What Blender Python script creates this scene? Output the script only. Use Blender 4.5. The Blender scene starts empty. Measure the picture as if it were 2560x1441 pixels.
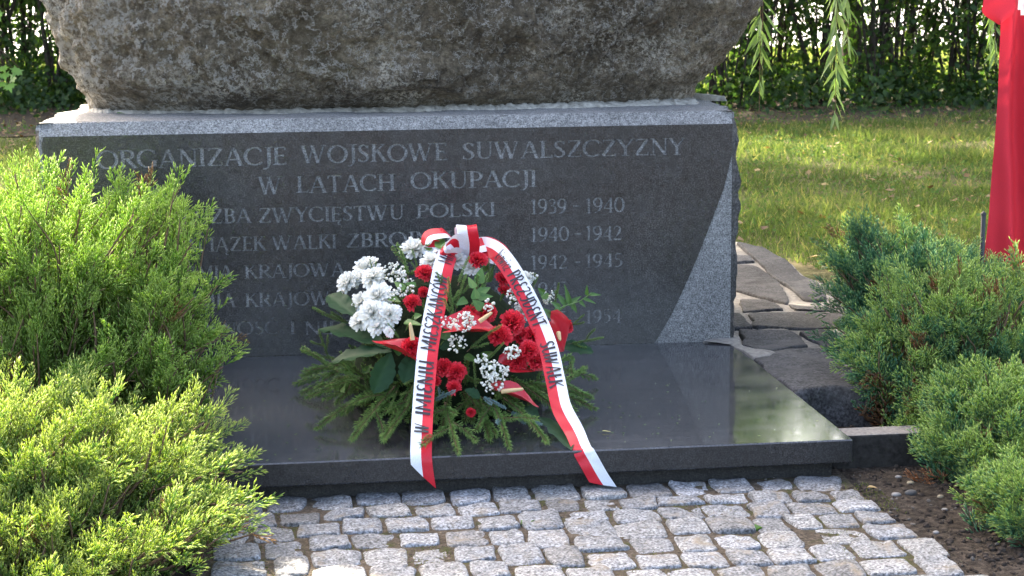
import bpy, math, random
import numpy as np
from mathutils import Vector, Matrix
from mathutils.geometry import delaunay_2d_cdt

random.seed(7)
RNG = np.random.default_rng(11)
S = bpy.context.scene
COL = S.collection

# ------------------------------------------------------------------ camera
F = 4660.0; PW = 2560; PHH = 720.5; CAMH = 1.30
yaw = math.atan(.127); roll = math.radians(.5); pitch = math.atan((720.5 + 71) / F)
FW = np.array([math.sin(yaw) * math.cos(pitch), math.cos(yaw) * math.cos(pitch), -math.sin(pitch)])
_r = np.array([math.cos(yaw), -math.sin(yaw), 0.0]); _u = np.cross(_r, FW)
RT = _r * math.cos(roll) - _u * math.sin(roll)
UP = _u * math.cos(roll) + _r * math.sin(roll)
CAM = np.array([0.0, 0.0, CAMH])
cd = bpy.data.cameras.new('camera'); cam = bpy.data.objects.new('camera', cd); COL.objects.link(cam)
cd.sensor_width = 36; cd.lens = 36 * F / PW; cd.clip_start = .05; cd.clip_end = 2000
cd.dof.use_dof = True; cd.dof.focus_distance = 5.0; cd.dof.aperture_fstop = 14.0
M = Matrix.Identity(4)
for i in range(3):
    M[i][0], M[i][1], M[i][2], M[i][3] = RT[i], UP[i], -FW[i], CAM[i]
cam.matrix_world = M
S.camera = cam

# ------------------------------------------------------------------ light
SUN_EL = math.radians(41); SUN_AZ = math.radians(-23)      # sun stands behind the monument, to the left
w = bpy.data.worlds.new('World'); S.world = w; w.use_nodes = True
nt = w.node_tree; nt.nodes.clear()
sky = nt.nodes.new('ShaderNodeTexSky'); sky.sky_type = 'NISHITA'; sky.sun_disc = False
sky.air_density = .7; sky.dust_density = 5.0; sky.ozone_density = .3
sky.sun_elevation = SUN_EL; sky.sun_rotation = SUN_AZ % (2 * math.pi)
bg = nt.nodes.new('ShaderNodeBackground'); bg.inputs[1].default_value = .15
wo = nt.nodes.new('ShaderNodeOutputWorld')
nt.links.new(sky.outputs[0], bg.inputs[0]); nt.links.new(bg.outputs[0], wo.inputs[0])
sl = bpy.data.lights.new('sun', 'SUN'); sl.energy = 3.0; sl.angle = math.radians(.5); sl.color = (1, .93, .82)
sun = bpy.data.objects.new('sun', sl); COL.objects.link(sun)
to_sun = Vector((math.sin(SUN_AZ) * math.cos(SUN_EL), math.cos(SUN_AZ) * math.cos(SUN_EL), math.sin(SUN_EL)))
sun.rotation_euler = to_sun.to_track_quat('Z', 'Y').to_euler()
sun.location = (-4, 12, 14)
S.view_settings.view_transform = 'Standard'; S.view_settings.look = 'None'
S.view_settings.exposure = 2.98; S.view_settings.gamma = 1
S.view_settings.use_white_balance = True; S.view_settings.white_balance_temperature = 7100; S.view_settings.white_balance_tint = 8
try:
    S.cycles.max_bounces = 8; S.cycles.diffuse_bounces = 4; S.cycles.transmission_bounces = 4
    S.cycles.use_denoising = True
except Exception:
    pass

# ------------------------------------------------------------------ reading distances off the photo's geometry
def ray(x, y):
    d = FW * F + RT * (x - 1280) + UP * (PHH - y)
    return d / np.linalg.norm(d)
def on_z(x, y, z=0.0):
    d = ray(x, y); return CAM + d * ((z - CAMH) / d[2])
def on_y(x, y, Y):
    d = ray(x, y); return CAM + d * (Y / d[1])

# ------------------------------------------------------------------ noise
def _h(i, j, k):
    n = (i.astype(np.int64) * 374761393 + j.astype(np.int64) * 668265263 + k.astype(np.int64) * 1274126177) & 0xffffffff
    n = ((n ^ (n >> 13)) * 1274126177) & 0xffffffff
    n = n ^ (n >> 16)
    return (n & 0xffffff) / float(0xffffff)
def vnoise(P, sc):
    Q = np.asarray(P, float) * sc + 137.3
    I = np.floor(Q).astype(np.int64); f = Q - I; f = f * f * (3 - 2 * f)
    r = 0
    for a in (0, 1):
        for b in (0, 1):
            for c in (0, 1):
                wt = (f[:, 0] if a else 1 - f[:, 0]) * (f[:, 1] if b else 1 - f[:, 1]) * (f[:, 2] if c else 1 - f[:, 2])
                r = r + wt * _h(I[:, 0] + a, I[:, 1] + b, I[:, 2] + c)
    return r * 2 - 1
def fbm(P, sc, octaves=4, gain=.5):
    r = 0; a = 1.0
    for o in range(octaves):
        r = r + a * vnoise(np.asarray(P) + o * 7.7, sc); sc *= 2.05; a *= gain
    return r

# ------------------------------------------------------------------ object helpers
def tag(o, label=None, cat=None, group=None, kind=None):
    if label: o['label'] = label
    if cat: o['category'] = cat
    if group: o['group'] = group
    if kind: o['kind'] = kind
    return o
def empty(name, loc, label, cat, group=None):
    o = bpy.data.objects.new(name, None); COL.objects.link(o); o.location = loc
    o.empty_display_size = .1
    return tag(o, label, cat, group)
def put(name, me, parent=None, Mw=None):
    o = bpy.data.objects.new(name, me); COL.objects.link(o)
    B = Mw.copy() if Mw is not None else Matrix.Identity(4)
    if parent is not None:
        o.parent = parent
        B = Matrix.Translation(-abs_loc(parent)) @ B
    o.matrix_basis = B
    return o
def abs_loc(o):
    v = Vector(o.location)
    while o.parent is not None:
        o = o.parent; v = v + Vector(o.location)
    return v
def mesh_np(name, V, Fc, mats, mi=None, tint=None, smooth=True):
    """Fc: list of (m,k) index arrays with the same or different k."""
    if isinstance(Fc, np.ndarray): Fc = [Fc]
    me = bpy.data.meshes.new(name)
    V = np.ascontiguousarray(V, dtype=np.float32)
    me.vertices.add(len(V)); me.vertices.foreach_set('co', V.ravel())
    loops = np.concatenate([f.ravel() for f in Fc]).astype(np.int32)
    tot = np.concatenate([np.full(len(f), f.shape[1], np.int32) for f in Fc])
    start = np.concatenate([[0], np.cumsum(tot)[:-1]]).astype(np.int32)
    me.loops.add(len(loops)); me.loops.foreach_set('vertex_index', loops)
    me.polygons.add(len(tot)); me.polygons.foreach_set('loop_start', start); me.polygons.foreach_set('loop_total', tot)
    for m in (mats if isinstance(mats, (list, tuple)) else [mats]): me.materials.append(m)
    if mi is not None: me.polygons.foreach_set('material_index', np.asarray(mi, np.int32))
    me.polygons.foreach_set('use_smooth', np.full(len(tot), bool(smooth)))
    if tint is not None:
        a = me.attributes.new('tint', 'FLOAT', 'POINT'); a.data.foreach_set('value', np.asarray(tint, np.float32))
    me.update(calc_edges=True); me.validate()
    return me
class MB:
    """collects pieces (verts, faces of k corners, material index, tint) into one mesh"""
    def __init__(s): s.V = []; s.F = {3: [], 4: []}; s.mi = {3: [], 4: []}; s.T = []; s.n = 0
    def add(s, V, Fc, mi=0, tint=.5):
        V = np.asarray(V, float); Fc = np.asarray(Fc, int)
        s.V.append(V); k = Fc.shape[1]
        s.F[k].append(Fc + s.n); s.mi[k].append(np.full(len(Fc), mi)); s.n += len(V)
        s.T.append(np.full(len(V), tint) if np.isscalar(tint) else np.asarray(tint))
    def faces(s, Fc, mi=0):
        Fc = np.asarray(Fc, int); s.F[Fc.shape[1]].append(Fc); s.mi[Fc.shape[1]].append(np.full(len(Fc), mi))
    def mesh(s, name, mats, smooth=True):
        Fs = []; mi = []
        for k in (3, 4):
            if s.F[k]: Fs.append(np.concatenate(s.F[k])); mi.append(np.concatenate(s.mi[k]))
        return mesh_np(name, np.concatenate(s.V), Fs, mats, np.concatenate(mi), np.concatenate(s.T), smooth)
def unit(v):
    v = np.asarray(v, float); return v / (np.linalg.norm(v, axis=-1, keepdims=True) + 1e-12)
def frames(Z, spin=None):
    """basis (N,3,3) whose columns are x,y,z with z along Z"""
    Z = unit(Z); ref = np.where(np.abs(Z[:, 2:3]) > .93, np.array([[1.0, 0, 0]]), np.array([[0, 0, 1.0]]))
    X = unit(np.cross(ref, Z)); Y = np.cross(Z, X)
    if spin is not None:
        c, s_ = np.cos(spin)[:, None], np.sin(spin)[:, None]
        X, Y = X * c + Y * s_, Y * c - X * s_
    return np.stack([X, Y, Z], axis=2)
def scatter(bV, bF, pos, R, sc, bT=None, tint=None):
    n = len(pos); nv = len(bV); sc = np.asarray(sc, float)
    if sc.ndim == 1: sc = np.repeat(sc[:, None], 3, 1)
    V = np.einsum('nij,nvj->nvi', R, bV[None] * sc[:, None, :]) + np.asarray(pos)[:, None, :]
    Fc = bF[None] + (np.arange(n) * nv)[:, None, None]
    T = None
    if tint is not None:
        T = np.clip((bT[None] if bT is not None else 0) + np.asarray(tint)[:, None] + np.zeros((n, nv)), 0, 1).ravel()
    return V.reshape(-1, 3), Fc.reshape(-1, bF.shape[1]), T
def tube(mb, pts, rad, k=5, mi=0, tint=.5, cap=True):
    pts = np.asarray(pts, float); n = len(pts)
    rad = np.full(n, rad) if np.isscalar(rad) else np.asarray(rad)
    T = unit(np.gradient(pts, axis=0)); R = frames(T)
    for i in range(1, n):                                             # keep the rings from twisting
        x = R[i - 1, :, 0] - T[i] * np.dot(R[i - 1, :, 0], T[i]); x = x / (np.linalg.norm(x) + 1e-9)
        R[i, :, 0] = x; R[i, :, 1] = np.cross(T[i], x)
    a = np.arange(k) * 2 * math.pi / k
    ring = pts[:, None, :] + rad[:, None, None] * (np.cos(a)[None, :, None] * R[:, None, :, 0] + np.sin(a)[None, :, None] * R[:, None, :, 1])
    i = np.arange(n - 1)[:, None] * k; j = np.arange(k)[None, :]; j2 = (j + 1) % k
    q = np.stack([i + j, i + j2, i + k + j2, i + k + j], axis=2).reshape(-1, 4)
    V = ring.reshape(-1, 3)
    if cap:
        V = np.concatenate([V, pts[-1:] + T[-1:] * rad[-1]])
        mb.add(V, q, mi, tint)
        mb.faces(np.stack([(n - 1) * k + j[0], (n - 1) * k + j2[0], np.full(k, n * k)], axis=1) + mb.n - len(V), mi)
    else:
        mb.add(V, q, mi, tint)
def grid_faces(nu, nv, wrap=False):
    i = np.arange(nu - 1)[:, None] * nv
    j = np.arange(nv if wrap else nv - 1)[None, :]; j2 = (j + 1) % nv
    return np.stack([i + j, i + j2, i + nv + j2, i + nv + j], axis=2).reshape(-1, 4)
def smooth_path(ctrl, n):
    """Catmull-Rom through the control points (any width of row)"""
    c = np.asarray(ctrl, float); c = np.concatenate([2 * c[:1] - c[1:2], c, 2 * c[-1:] - c[-2:-1]])
    m = len(c) - 3; t = np.linspace(0, m - 1e-6, n); k = t.astype(int); f = (t - k)[:, None]
    p0, p1, p2, p3 = c[k], c[k + 1], c[k + 2], c[k + 3]
    return .5 * (2 * p1 + (p2 - p0) * f + (2 * p0 - 5 * p1 + 4 * p2 - p3) * f ** 2 + (3 * p1 - p0 - 3 * p2 + p3) * f ** 3)
ORD = ['first', 'second', 'third', 'fourth', 'fifth', 'sixth', 'seventh', 'eighth', 'ninth', 'tenth', 'eleventh', 'twelfth',
       'thirteenth', 'fourteenth', 'fifteenth', 'sixteenth', 'seventeenth', 'eighteenth', 'nineteenth', 'twentieth']

# ------------------------------------------------------------------ materials
def nd(nt, kind, ins=None, **props):
    n = nt.nodes.new(kind)
    for k, v in props.items(): setattr(n, k, v)
    for k, v in (ins or {}).items():
        if hasattr(v, 'links'): nt.links.new(v, n.inputs[k])
        else: n.inputs[k].default_value = v
    return n
def ramp(nt, fac, stops, interp='LINEAR'):
    r = nt.nodes.new('ShaderNodeValToRGB'); nt.links.new(fac, r.inputs[0]); r.color_ramp.interpolation = interp
    e = r.color_ramp.elements
    while len(e) < len(stops): e.new(.5)
    for i, (p, c) in enumerate(stops):
        e[i].position = p; e[i].color = (c[0], c[1], c[2], 1) if hasattr(c, '__len__') else (c, c, c, 1)
    return r.outputs[0]
def new_mat(name):
    m = bpy.data.materials.new(name); m.use_nodes = True; t = m.node_tree; t.nodes.clear()
    out = t.nodes.new('ShaderNodeOutputMaterial'); b = t.nodes.new('ShaderNodeBsdfPrincipled')
    t.links.new(b.outputs[0], out.inputs[0]); return m, t, b, out
def coords(t, per_object=False):
    c = t.nodes.new('ShaderNodeTexCoord').outputs['Object']
    if per_object:
        oi = t.nodes.new('ShaderNodeObjectInfo')
        s_ = nd(t, 'ShaderNodeVectorMath', {0: oi.outputs['Random'], 1: (31.0, 17.0, 53.0)}, operation='MULTIPLY')
        c = nd(t, 'ShaderNodeVectorMath', {0: c, 1: s_.outputs[0]}, operation='ADD').outputs[0]
    return c
def noise(t, c, sc, det=3, rough=.55, dist=0):
    return nd(t, 'ShaderNodeTexNoise', {'Vector': c, 'Scale': sc, 'Detail': det, 'Roughness': rough, 'Distortion': dist}).outputs[0]
def mixc(t, fac, a, b, blend='MIX'):
    n = t.nodes.new('ShaderNodeMix'); n.data_type = 'RGBA'; n.blend_type = blend
    for i, v in ((0, fac), (6, a), (7, b)):
        if hasattr(v, 'links'): t.links.new(v, n.inputs[i])
        elif i == 0: n.inputs[0].default_value = v
        else: n.inputs[i].default_value = (v[0], v[1], v[2], 1)
    return n.outputs[2]
def bump(t, b, h, strength, dist):
    n = nd(t, 'ShaderNodeBump', {'Height': h, 'Strength': strength, 'Distance': dist})
    t.links.new(n.outputs[0], b.inputs['Normal']); return n
def granite(name, dark, mid, light, rough, grain=190, bmp=.5, per_object=False, cloud=(.8, 1.15), tintc=(1, 1, 1), stain=None, spec=.5, streak=False):
    m, t, b, _ = new_mat(name); c = coords(t, per_object)
    f = noise(t, c, grain, 3, .6)
    col = ramp(t, f, [(.34, [dark * x for x in tintc]), (.5, [mid * x for x in tintc]), (.66, [light * x for x in tintc])])
    g2 = noise(t, c, grain * .28, 2, .5)
    col = mixc(t, 1.0, col, ramp(t, g2, [(.3, .72), (.7, 1.25)]), 'MULTIPLY')
    cl = noise(t, c, 3.1, 4, .6)
    col = mixc(t, 1.0, col, ramp(t, cl, [(.3, cloud[0]), (.7, cloud[1])]), 'MULTIPLY')
    if per_object:
        rnd = t.nodes.new('ShaderNodeObjectInfo').outputs['Random']
        col = mixc(t, 1.0, col, ramp(t, rnd, [(0, (.60, .58, .56)), (.35, (.84, .85, .87)), (.7, (1.0, .97, .92)), (1, (1.15, 1.15, 1.17))]), 'MULTIPLY')
    if streak:
        mp_ = nd(t, 'ShaderNodeMapping', {'Vector': c, 'Scale': (.7, 7.0, 3.0), 'Rotation': (0, 0, .12)})
        col = mixc(t, 1.0, col, ramp(t, noise(t, mp_.outputs[0], 4.0, 8, .72, .6), [(.3, .78), (.52, 1.0), (.72, 1.55)]), 'MULTIPLY')
    if stain:
        s_ = noise(t, c, stain[0], 5, .65, .4)
        col = mixc(t, ramp(t, s_, [(stain[1], 0), (stain[2], 1)]), col, stain[3])
    t.links.new(col, b.inputs['Base Color']); b.inputs['Specular IOR Level'].default_value = spec
    rr = noise(t, c, 9, 4, .6)
    t.links.new(ramp(t, rr, [(.3, max(0, rough - .06)), (.7, min(1, rough + .06))]), b.inputs['Roughness'])
    if bmp: bump(t, b, f, bmp, .004)
    return m
def foliage_mat(name, stops, trans=.35, rough=.5, tcol=1.25, spec=.35):
    m, t, b, out = new_mat(name)
    a = nd(t, 'ShaderNodeAttribute', attribute_name='tint').outputs['Fac']
    col = ramp(t, a, stops)
    t.links.new(col, b.inputs['Base Color']); b.inputs['Roughness'].default_value = rough; b.inputs['Specular IOR Level'].default_value = spec
    tr = nd(t, 'ShaderNodeBsdfTranslucent'); tc = mixc(t, 1.0, col, (tcol * .95, tcol, tcol * .5), 'MULTIPLY')
    t.links.new(tc, tr.inputs[0])
    mx = nd(t, 'ShaderNodeMixShader', {0: trans, 1: b.outputs[0], 2: tr.outputs[0]})
    t.links.new(mx.outputs[0], out.inputs[0]); return m
def plain(name, col, rough=.5, spec=.4, var=.12, sc=40, bmp=0):
    m, t, b, _ = new_mat(name); c = coords(t)
    f = noise(t, c, sc, 4, .6)
    cc = mixc(t, 1.0, col, ramp(t, f, [(.3, 1 - var), (.7, 1 + var)]), 'MULTIPLY')
    t.links.new(cc, b.inputs['Base Color']); b.inputs['Roughness'].default_value = rough; b.inputs['Specular IOR Level'].default_value = spec
    if bmp: bump(t, b, f, bmp, .004)
    return m

G_ROUGH = granite('rough_granite', .08, .22, .36, .75, 210, .55, tintc=(1, .985, .945), cloud=(.75, 1.15))
G_POL = granite('polished_dark_granite', .019, .041, .082, .27, 210, 0, tintc=(1, .97, .95), cloud=(.8, 1.2))
G_CUT = granite('cut_letter_granite', .06, .122, .19, .85, 210, .4)
G_SLAB = granite('polished_black_granite', .022, .04, .07, .09, 260, 0, tintc=(.95, .98, 1.06), cloud=(.75, 1.3), streak=True, spec=.85)
G_SIDE = granite('slab_edge_granite', .012, .026, .05, .3, 260, .1, tintc=(1, 1, 1.02))
G_PLINTH = granite('plinth_granite', .008, .02, .04, .7, 200, .5, tintc=(1, .93, .83))
G_COB = granite('cobble_granite', .05, .20, .38, .8, 150, .6, True, (.85, 1.1), (.94, .975, 1.03), (11, .56, .75, (.2, .16, .11)))
G_FLAG = granite('flagstone', .028, .062, .10, .85, 120, .8, True, (.6, 1.3), (.97, .97, 1.02), (5, .5, .7, (.085, .082, .08)), .2)
MORTAR = plain('mortar', (.19, .178, .16), .9, .2, .35, 60, .8)
BEDMORTAR = plain('pale_bedding_mortar', (.40, .375, .32), .95, .1, .4, 45, 1.0)
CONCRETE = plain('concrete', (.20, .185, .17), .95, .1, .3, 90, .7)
KFACE = plain('shaded_kerb_concrete', (.04, .037, .034), .95, .1, .4, 60, .7)  # kerb front darkened, its shade put into the colour
STREAK_X = float(on_y(640, 60, 6.0)[0])
def boulder_mat():
    m, t, b, _ = new_mat('weathered_boulder'); c = coords(t)
    f = noise(t, c, 52, 12, .78); g = noise(t, c, 150, 5, .7)
    col = ramp(t, f, [(.32, (.035, .029, .021)), (.45, (.16, .135, .10)), (.56, (.29, .25, .195)), (.70, (.55, .50, .41))])
    big = noise(t, c, 2.4, 6, .62, .5)
    col = mixc(t, 1.0, col, ramp(t, big, [(.34, (.45, .40, .32)), (.5, (.92, .87, .78)), (.64, (1.75, 1.68, 1.52))]), 'MULTIPLY')
    ms = noise(t, c, 4.3, 7, .7, .3)                                  # olive brown film
    col = mixc(t, ramp(t, ms, [(.50, 0), (.66, .6)]), col, (.15, .118, .06))
    cl = noise(t, c, 3.4, 8, .72, .3); fl = noise(t, c, 70, 8, .8)    # pale crusty lichen: clusters of flecks
    lich = nd(t, 'ShaderNodeMath', {0: ramp(t, cl, [(.48, .06), (.60, 1)]), 1: ramp(t, fl, [(.49, 0), (.55, 1)])}, operation='MULTIPLY').outputs[0]
    col = mixc(t, lich, col, mixc(t, g, (.55, .49, .39), (1.0, .95, .83)))
    dk = noise(t, c, 11, 10, .8)                                      # dark pits and cracks
    col = mixc(t, ramp(t, dk, [(.57, 0), (.66, .85)]), col, (.035, .03, .024))
    ru = noise(t, c, 6.1, 6, .65, 1.0)
    col = mixc(t, ramp(t, ru, [(.60, 0), (.72, .4)]), col, (.20, .12, .075))
    t.links.new(col, b.inputs['Base Color']); b.inputs['Roughness'].default_value = .6; b.inputs['Specular IOR Level'].default_value = .4
    hh = nd(t, 'ShaderNodeMath', {0: f, 1: g}, operation='ADD').outputs[0]
    xyz = nd(t, 'ShaderNodeSeparateXYZ', {0: c})
    wx = nd(t, 'ShaderNodeMath', {0: nd(t, 'ShaderNodeMath', {0: xyz.outputs[0], 1: STREAK_X}, operation='SUBTRACT').outputs[0], 1: nd(t, 'ShaderNodeMath', {0: noise(t, c, 14, 6, .7), 1: -.5}, operation='ADD').outputs[0]}, operation='MULTIPLY_ADD'); wx.inputs[1].default_value = 1.0
    t.links.new(nd(t, 'ShaderNodeMath', {0: noise(t, c, 14, 6, .7), 1: .5}, operation='SUBTRACT').outputs[0], wx.inputs[2])
    ab = nd(t, 'ShaderNodeMath', {0: wx.outputs[0]}, operation='ABSOLUTE').outputs[0]
    st = nd(t, 'ShaderNodeMath', {0: ramp(t, ab, [(.0, 1), (.018, .9), (.03, 0)]), 1: ramp(t, xyz.outputs[2], [(0, 0), (1, 1)])}, operation='MULTIPLY').outputs[0]
    st = nd(t, 'ShaderNodeMath', {0: st, 1: ramp(t, noise(t, c, 40, 5, .7), [(.42, 0), (.55, .8)])}, operation='MULTIPLY').outputs[0]
    col = mixc(t, 1.0, col, (1.0, .975, .925), 'MULTIPLY'); c2 = mixc(t, st, col, (.7, .66, .58)); t.links.new(c2, b.inputs['Base Color'])              # pale drip stain
    bump(t, b, hh, 1.0, .04); return m
BOULDER = boulder_mat()
G_BROKEN_SHADE = granite('shaded_broken_granite', .025, .07, .14, .85, 120, .9, tintc=(1, .95, .88), cloud=(.6, 1.2))  # darker granite: shade on the broken sides put into the colour
def soil_mat():
    m, t, b, _ = new_mat('soil'); c = coords(t)
    f = noise(t, c, 55, 8, .7)
    col = ramp(t, f, [(.3, (.018, .014, .011)), (.5, (.05, .04, .032)), (.72, (.13, .105, .085))])
    t.links.new(col, b.inputs['Base Color']); b.inputs['Roughness'].default_value = .95; b.inputs['Specular IOR Level'].default_value = .15
    bump(t, b, f, 1, .02); return m
def joint_mat():
    m, t, b, _ = new_mat('sandy_joint'); c = coords(t)
    f = noise(t, c, 90, 7, .7)
    col = ramp(t, f, [(.3, (.03, .023, .017)), (.55, (.10, .08, .06)), (.75, (.22, .18, .14))])
    ms = noise(t, c, 9, 5, .65)
    col = mixc(t, ramp(t, ms, [(.54, 0), (.64, .8)]), col, (.055, .062, .018))
    t.links.new(col, b.inputs['Base Color']); b.inputs['Roughness'].default_value = .95; b.inputs['Specular IOR Level'].default_value = .15
    bump(t, b, f, 1, .01); return m
def lawn_mat():
    m, t, b, _ = new_mat('turf_soil'); c = coords(t)
    f = noise(t, c, 30, 8, .7); g = noise(t, c, 2.3, 5, .6)
    col = mixc(t, ramp(t, g, [(.4, 0), (.65, 1)]), ramp(t, f, [(.3, (.03, .035, .012)), (.7, (.11, .12, .045))]), ramp(t, f, [(.3, (.06, .05, .025)), (.7, (.22, .18, .10))]))
    t.links.new(col, b.inputs['Base Color']); b.inputs['Roughness'].default_value = .95; b.inputs['Specular IOR Level'].default_value = .1
    bump(t, b, f, 1, .03); return m
SOIL = soil_mat(); JOINT = joint_mat(); TURF = lawn_mat()
LITTER = plain('leaf_litter_soil', (.055, .042, .03), .95, .1, .6, 25, .8)
ROAD = plain('pale_road', (.45, .44, .44), .9, .2, .12, 3)
BARK = plain('dark_bark', (.045, .036, .028), .9, .2, .4, 30, .6)
TWIGM = plain('juniper_bark', (.16, .105, .065), .85, .2, .35, 60, .4)
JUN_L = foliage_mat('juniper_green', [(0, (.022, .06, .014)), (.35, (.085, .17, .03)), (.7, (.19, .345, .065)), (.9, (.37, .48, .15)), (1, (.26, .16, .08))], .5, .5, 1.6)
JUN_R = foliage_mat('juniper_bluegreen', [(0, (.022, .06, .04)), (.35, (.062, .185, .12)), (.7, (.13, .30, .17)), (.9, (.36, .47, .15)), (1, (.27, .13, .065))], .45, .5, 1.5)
JUN_F = foliage_mat('juniper_bushy', [(0, (.022, .06, .022)), (.35, (.08, .175, .06)), (.7, (.20, .335, .095)), (.9, (.43, .49, .17)), (1, (.26, .16, .08))], .5, .5, 1.6)
TREELEAF = foliage_mat('tree_leaf', [(0, (.03, .065, .015)), (.5, (.09, .165, .032)), (1, (.18, .24, .05))], .55, .5, 1.8)
SPRUCE = foliage_mat('spruce_needles', [(0, (.04, .115, .03)), (.5, (.16, .295, .07)), (1, (.36, .45, .13))], .22, .5)
FIR = foliage_mat('blue_fir_needles', [(0, (.10, .18, .18)), (.5, (.20, .33, .34)), (1, (.38, .50, .50))], .12, .5)
LEAF_D = foliage_mat('dark_glossy_leaf', [(0, (.012, .035, .016)), (.5, (.022, .06, .026)), (1, (.055, .11, .05))], .12, .55, spec=.15)
LEAF_G = foliage_mat('fresh_green_leaf', [(0, (.03, .08, .02)), (.5, (.07, .16, .035)), (1, (.17, .27, .06))], .25, .42)
HEDGE = foliage_mat('hedge_leaf', [(0, (.012, .032, .009)), (.5, (.036, .078, .019)), (1, (.115, .17, .035))], .5, .5, 1.7)
WILLOW = foliage_mat('willow_leaf', [(0, (.08, .15, .06)), (.5, (.16, .25, .10)), (1, (.28, .37, .16))], .45, .5, 1.4)
CLOVER = foliage_mat('clover_leaf', [(0, (.035, .075, .02)), (.5, (.07, .14, .035)), (1, (.13, .2, .05))], .3, .85, 1.2, .1)
GRASS = foliage_mat('grass_blade', [(0, (.045, .06, .022)), (.5, (.085, .128, .042)), (.85, (.185, .2, .085)), (1, (.27, .22, .12))], .5, .75, 1.5, .15)
DEAD = foliage_mat('dead_leaf', [(0, (.06, .03, .015)), (.5, (.16, .085, .04)), (1, (.33, .24, .12))], .2, .7)

# ================================================================== SETTING: ground sheets
def sheet(name, x0, x1, y0, y1, z, mat, n=40, edge=0.0, rough=0.0, kind='structure'):
    gx, gy = np.meshgrid(np.linspace(x0, x1, n), np.linspace(y0, y1, n), indexing='ij')
    P = np.stack([gx.ravel(), gy.ravel(), np.full(n * n, z)], axis=1)
    if rough: P[:, 2] += rough * fbm(P, 1.3, 3)
    me = mesh_np(name, P, grid_faces(n, n)[:, ::-1], mat); me.flip_normals()
    o = put(name, me); o['kind'] = kind
    if me.polygons[0].normal.z < 0: me.flip_normals()
    return o
sheet('ground', -400, 400, -60, 700, -.030, SOIL, 30)
sheet('lawn', -40, 40, 6.1, 60, -.022, TURF, 60)
sheet('distant_road', -120, 120, 30, 120, -.012, ROAD, 20)
# soil with leaf litter under the hedge: an uneven strip
def strip(name, x0, x1, yf, yb, z, mat, n=160, amp=.5):
    xs = np.linspace(x0, x1, n); P = np.stack([xs, xs * 0, xs * 0], axis=1)
    a = yf + amp * fbm(P, .9, 4); b = yb + amp * fbm(P + 9, .9, 4)
    rows = np.linspace(0, 1, 10)
    V = np.stack([np.repeat(xs, 10), (a[:, None] * (1 - rows) + b[:, None] * rows).ravel(), np.full(n * 10, z)], axis=1)
    V[:, 2] += .003 * fbm(V, 3, 3)
    me = mesh_np(name, V, grid_faces(n, 10)[:, ::-1], mat)
    if me.polygons[0].normal.z < 0: me.flip_normals()
    return tag(put(name, me), kind='structure')
strip('hedge_soil', -8, 14, 15.6, 19.6, -.013, LITTER)
strip('bedding_soil', -3.2, 4.6, 2.0, 5.5, -.012, SOIL, amp=.1)

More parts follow.
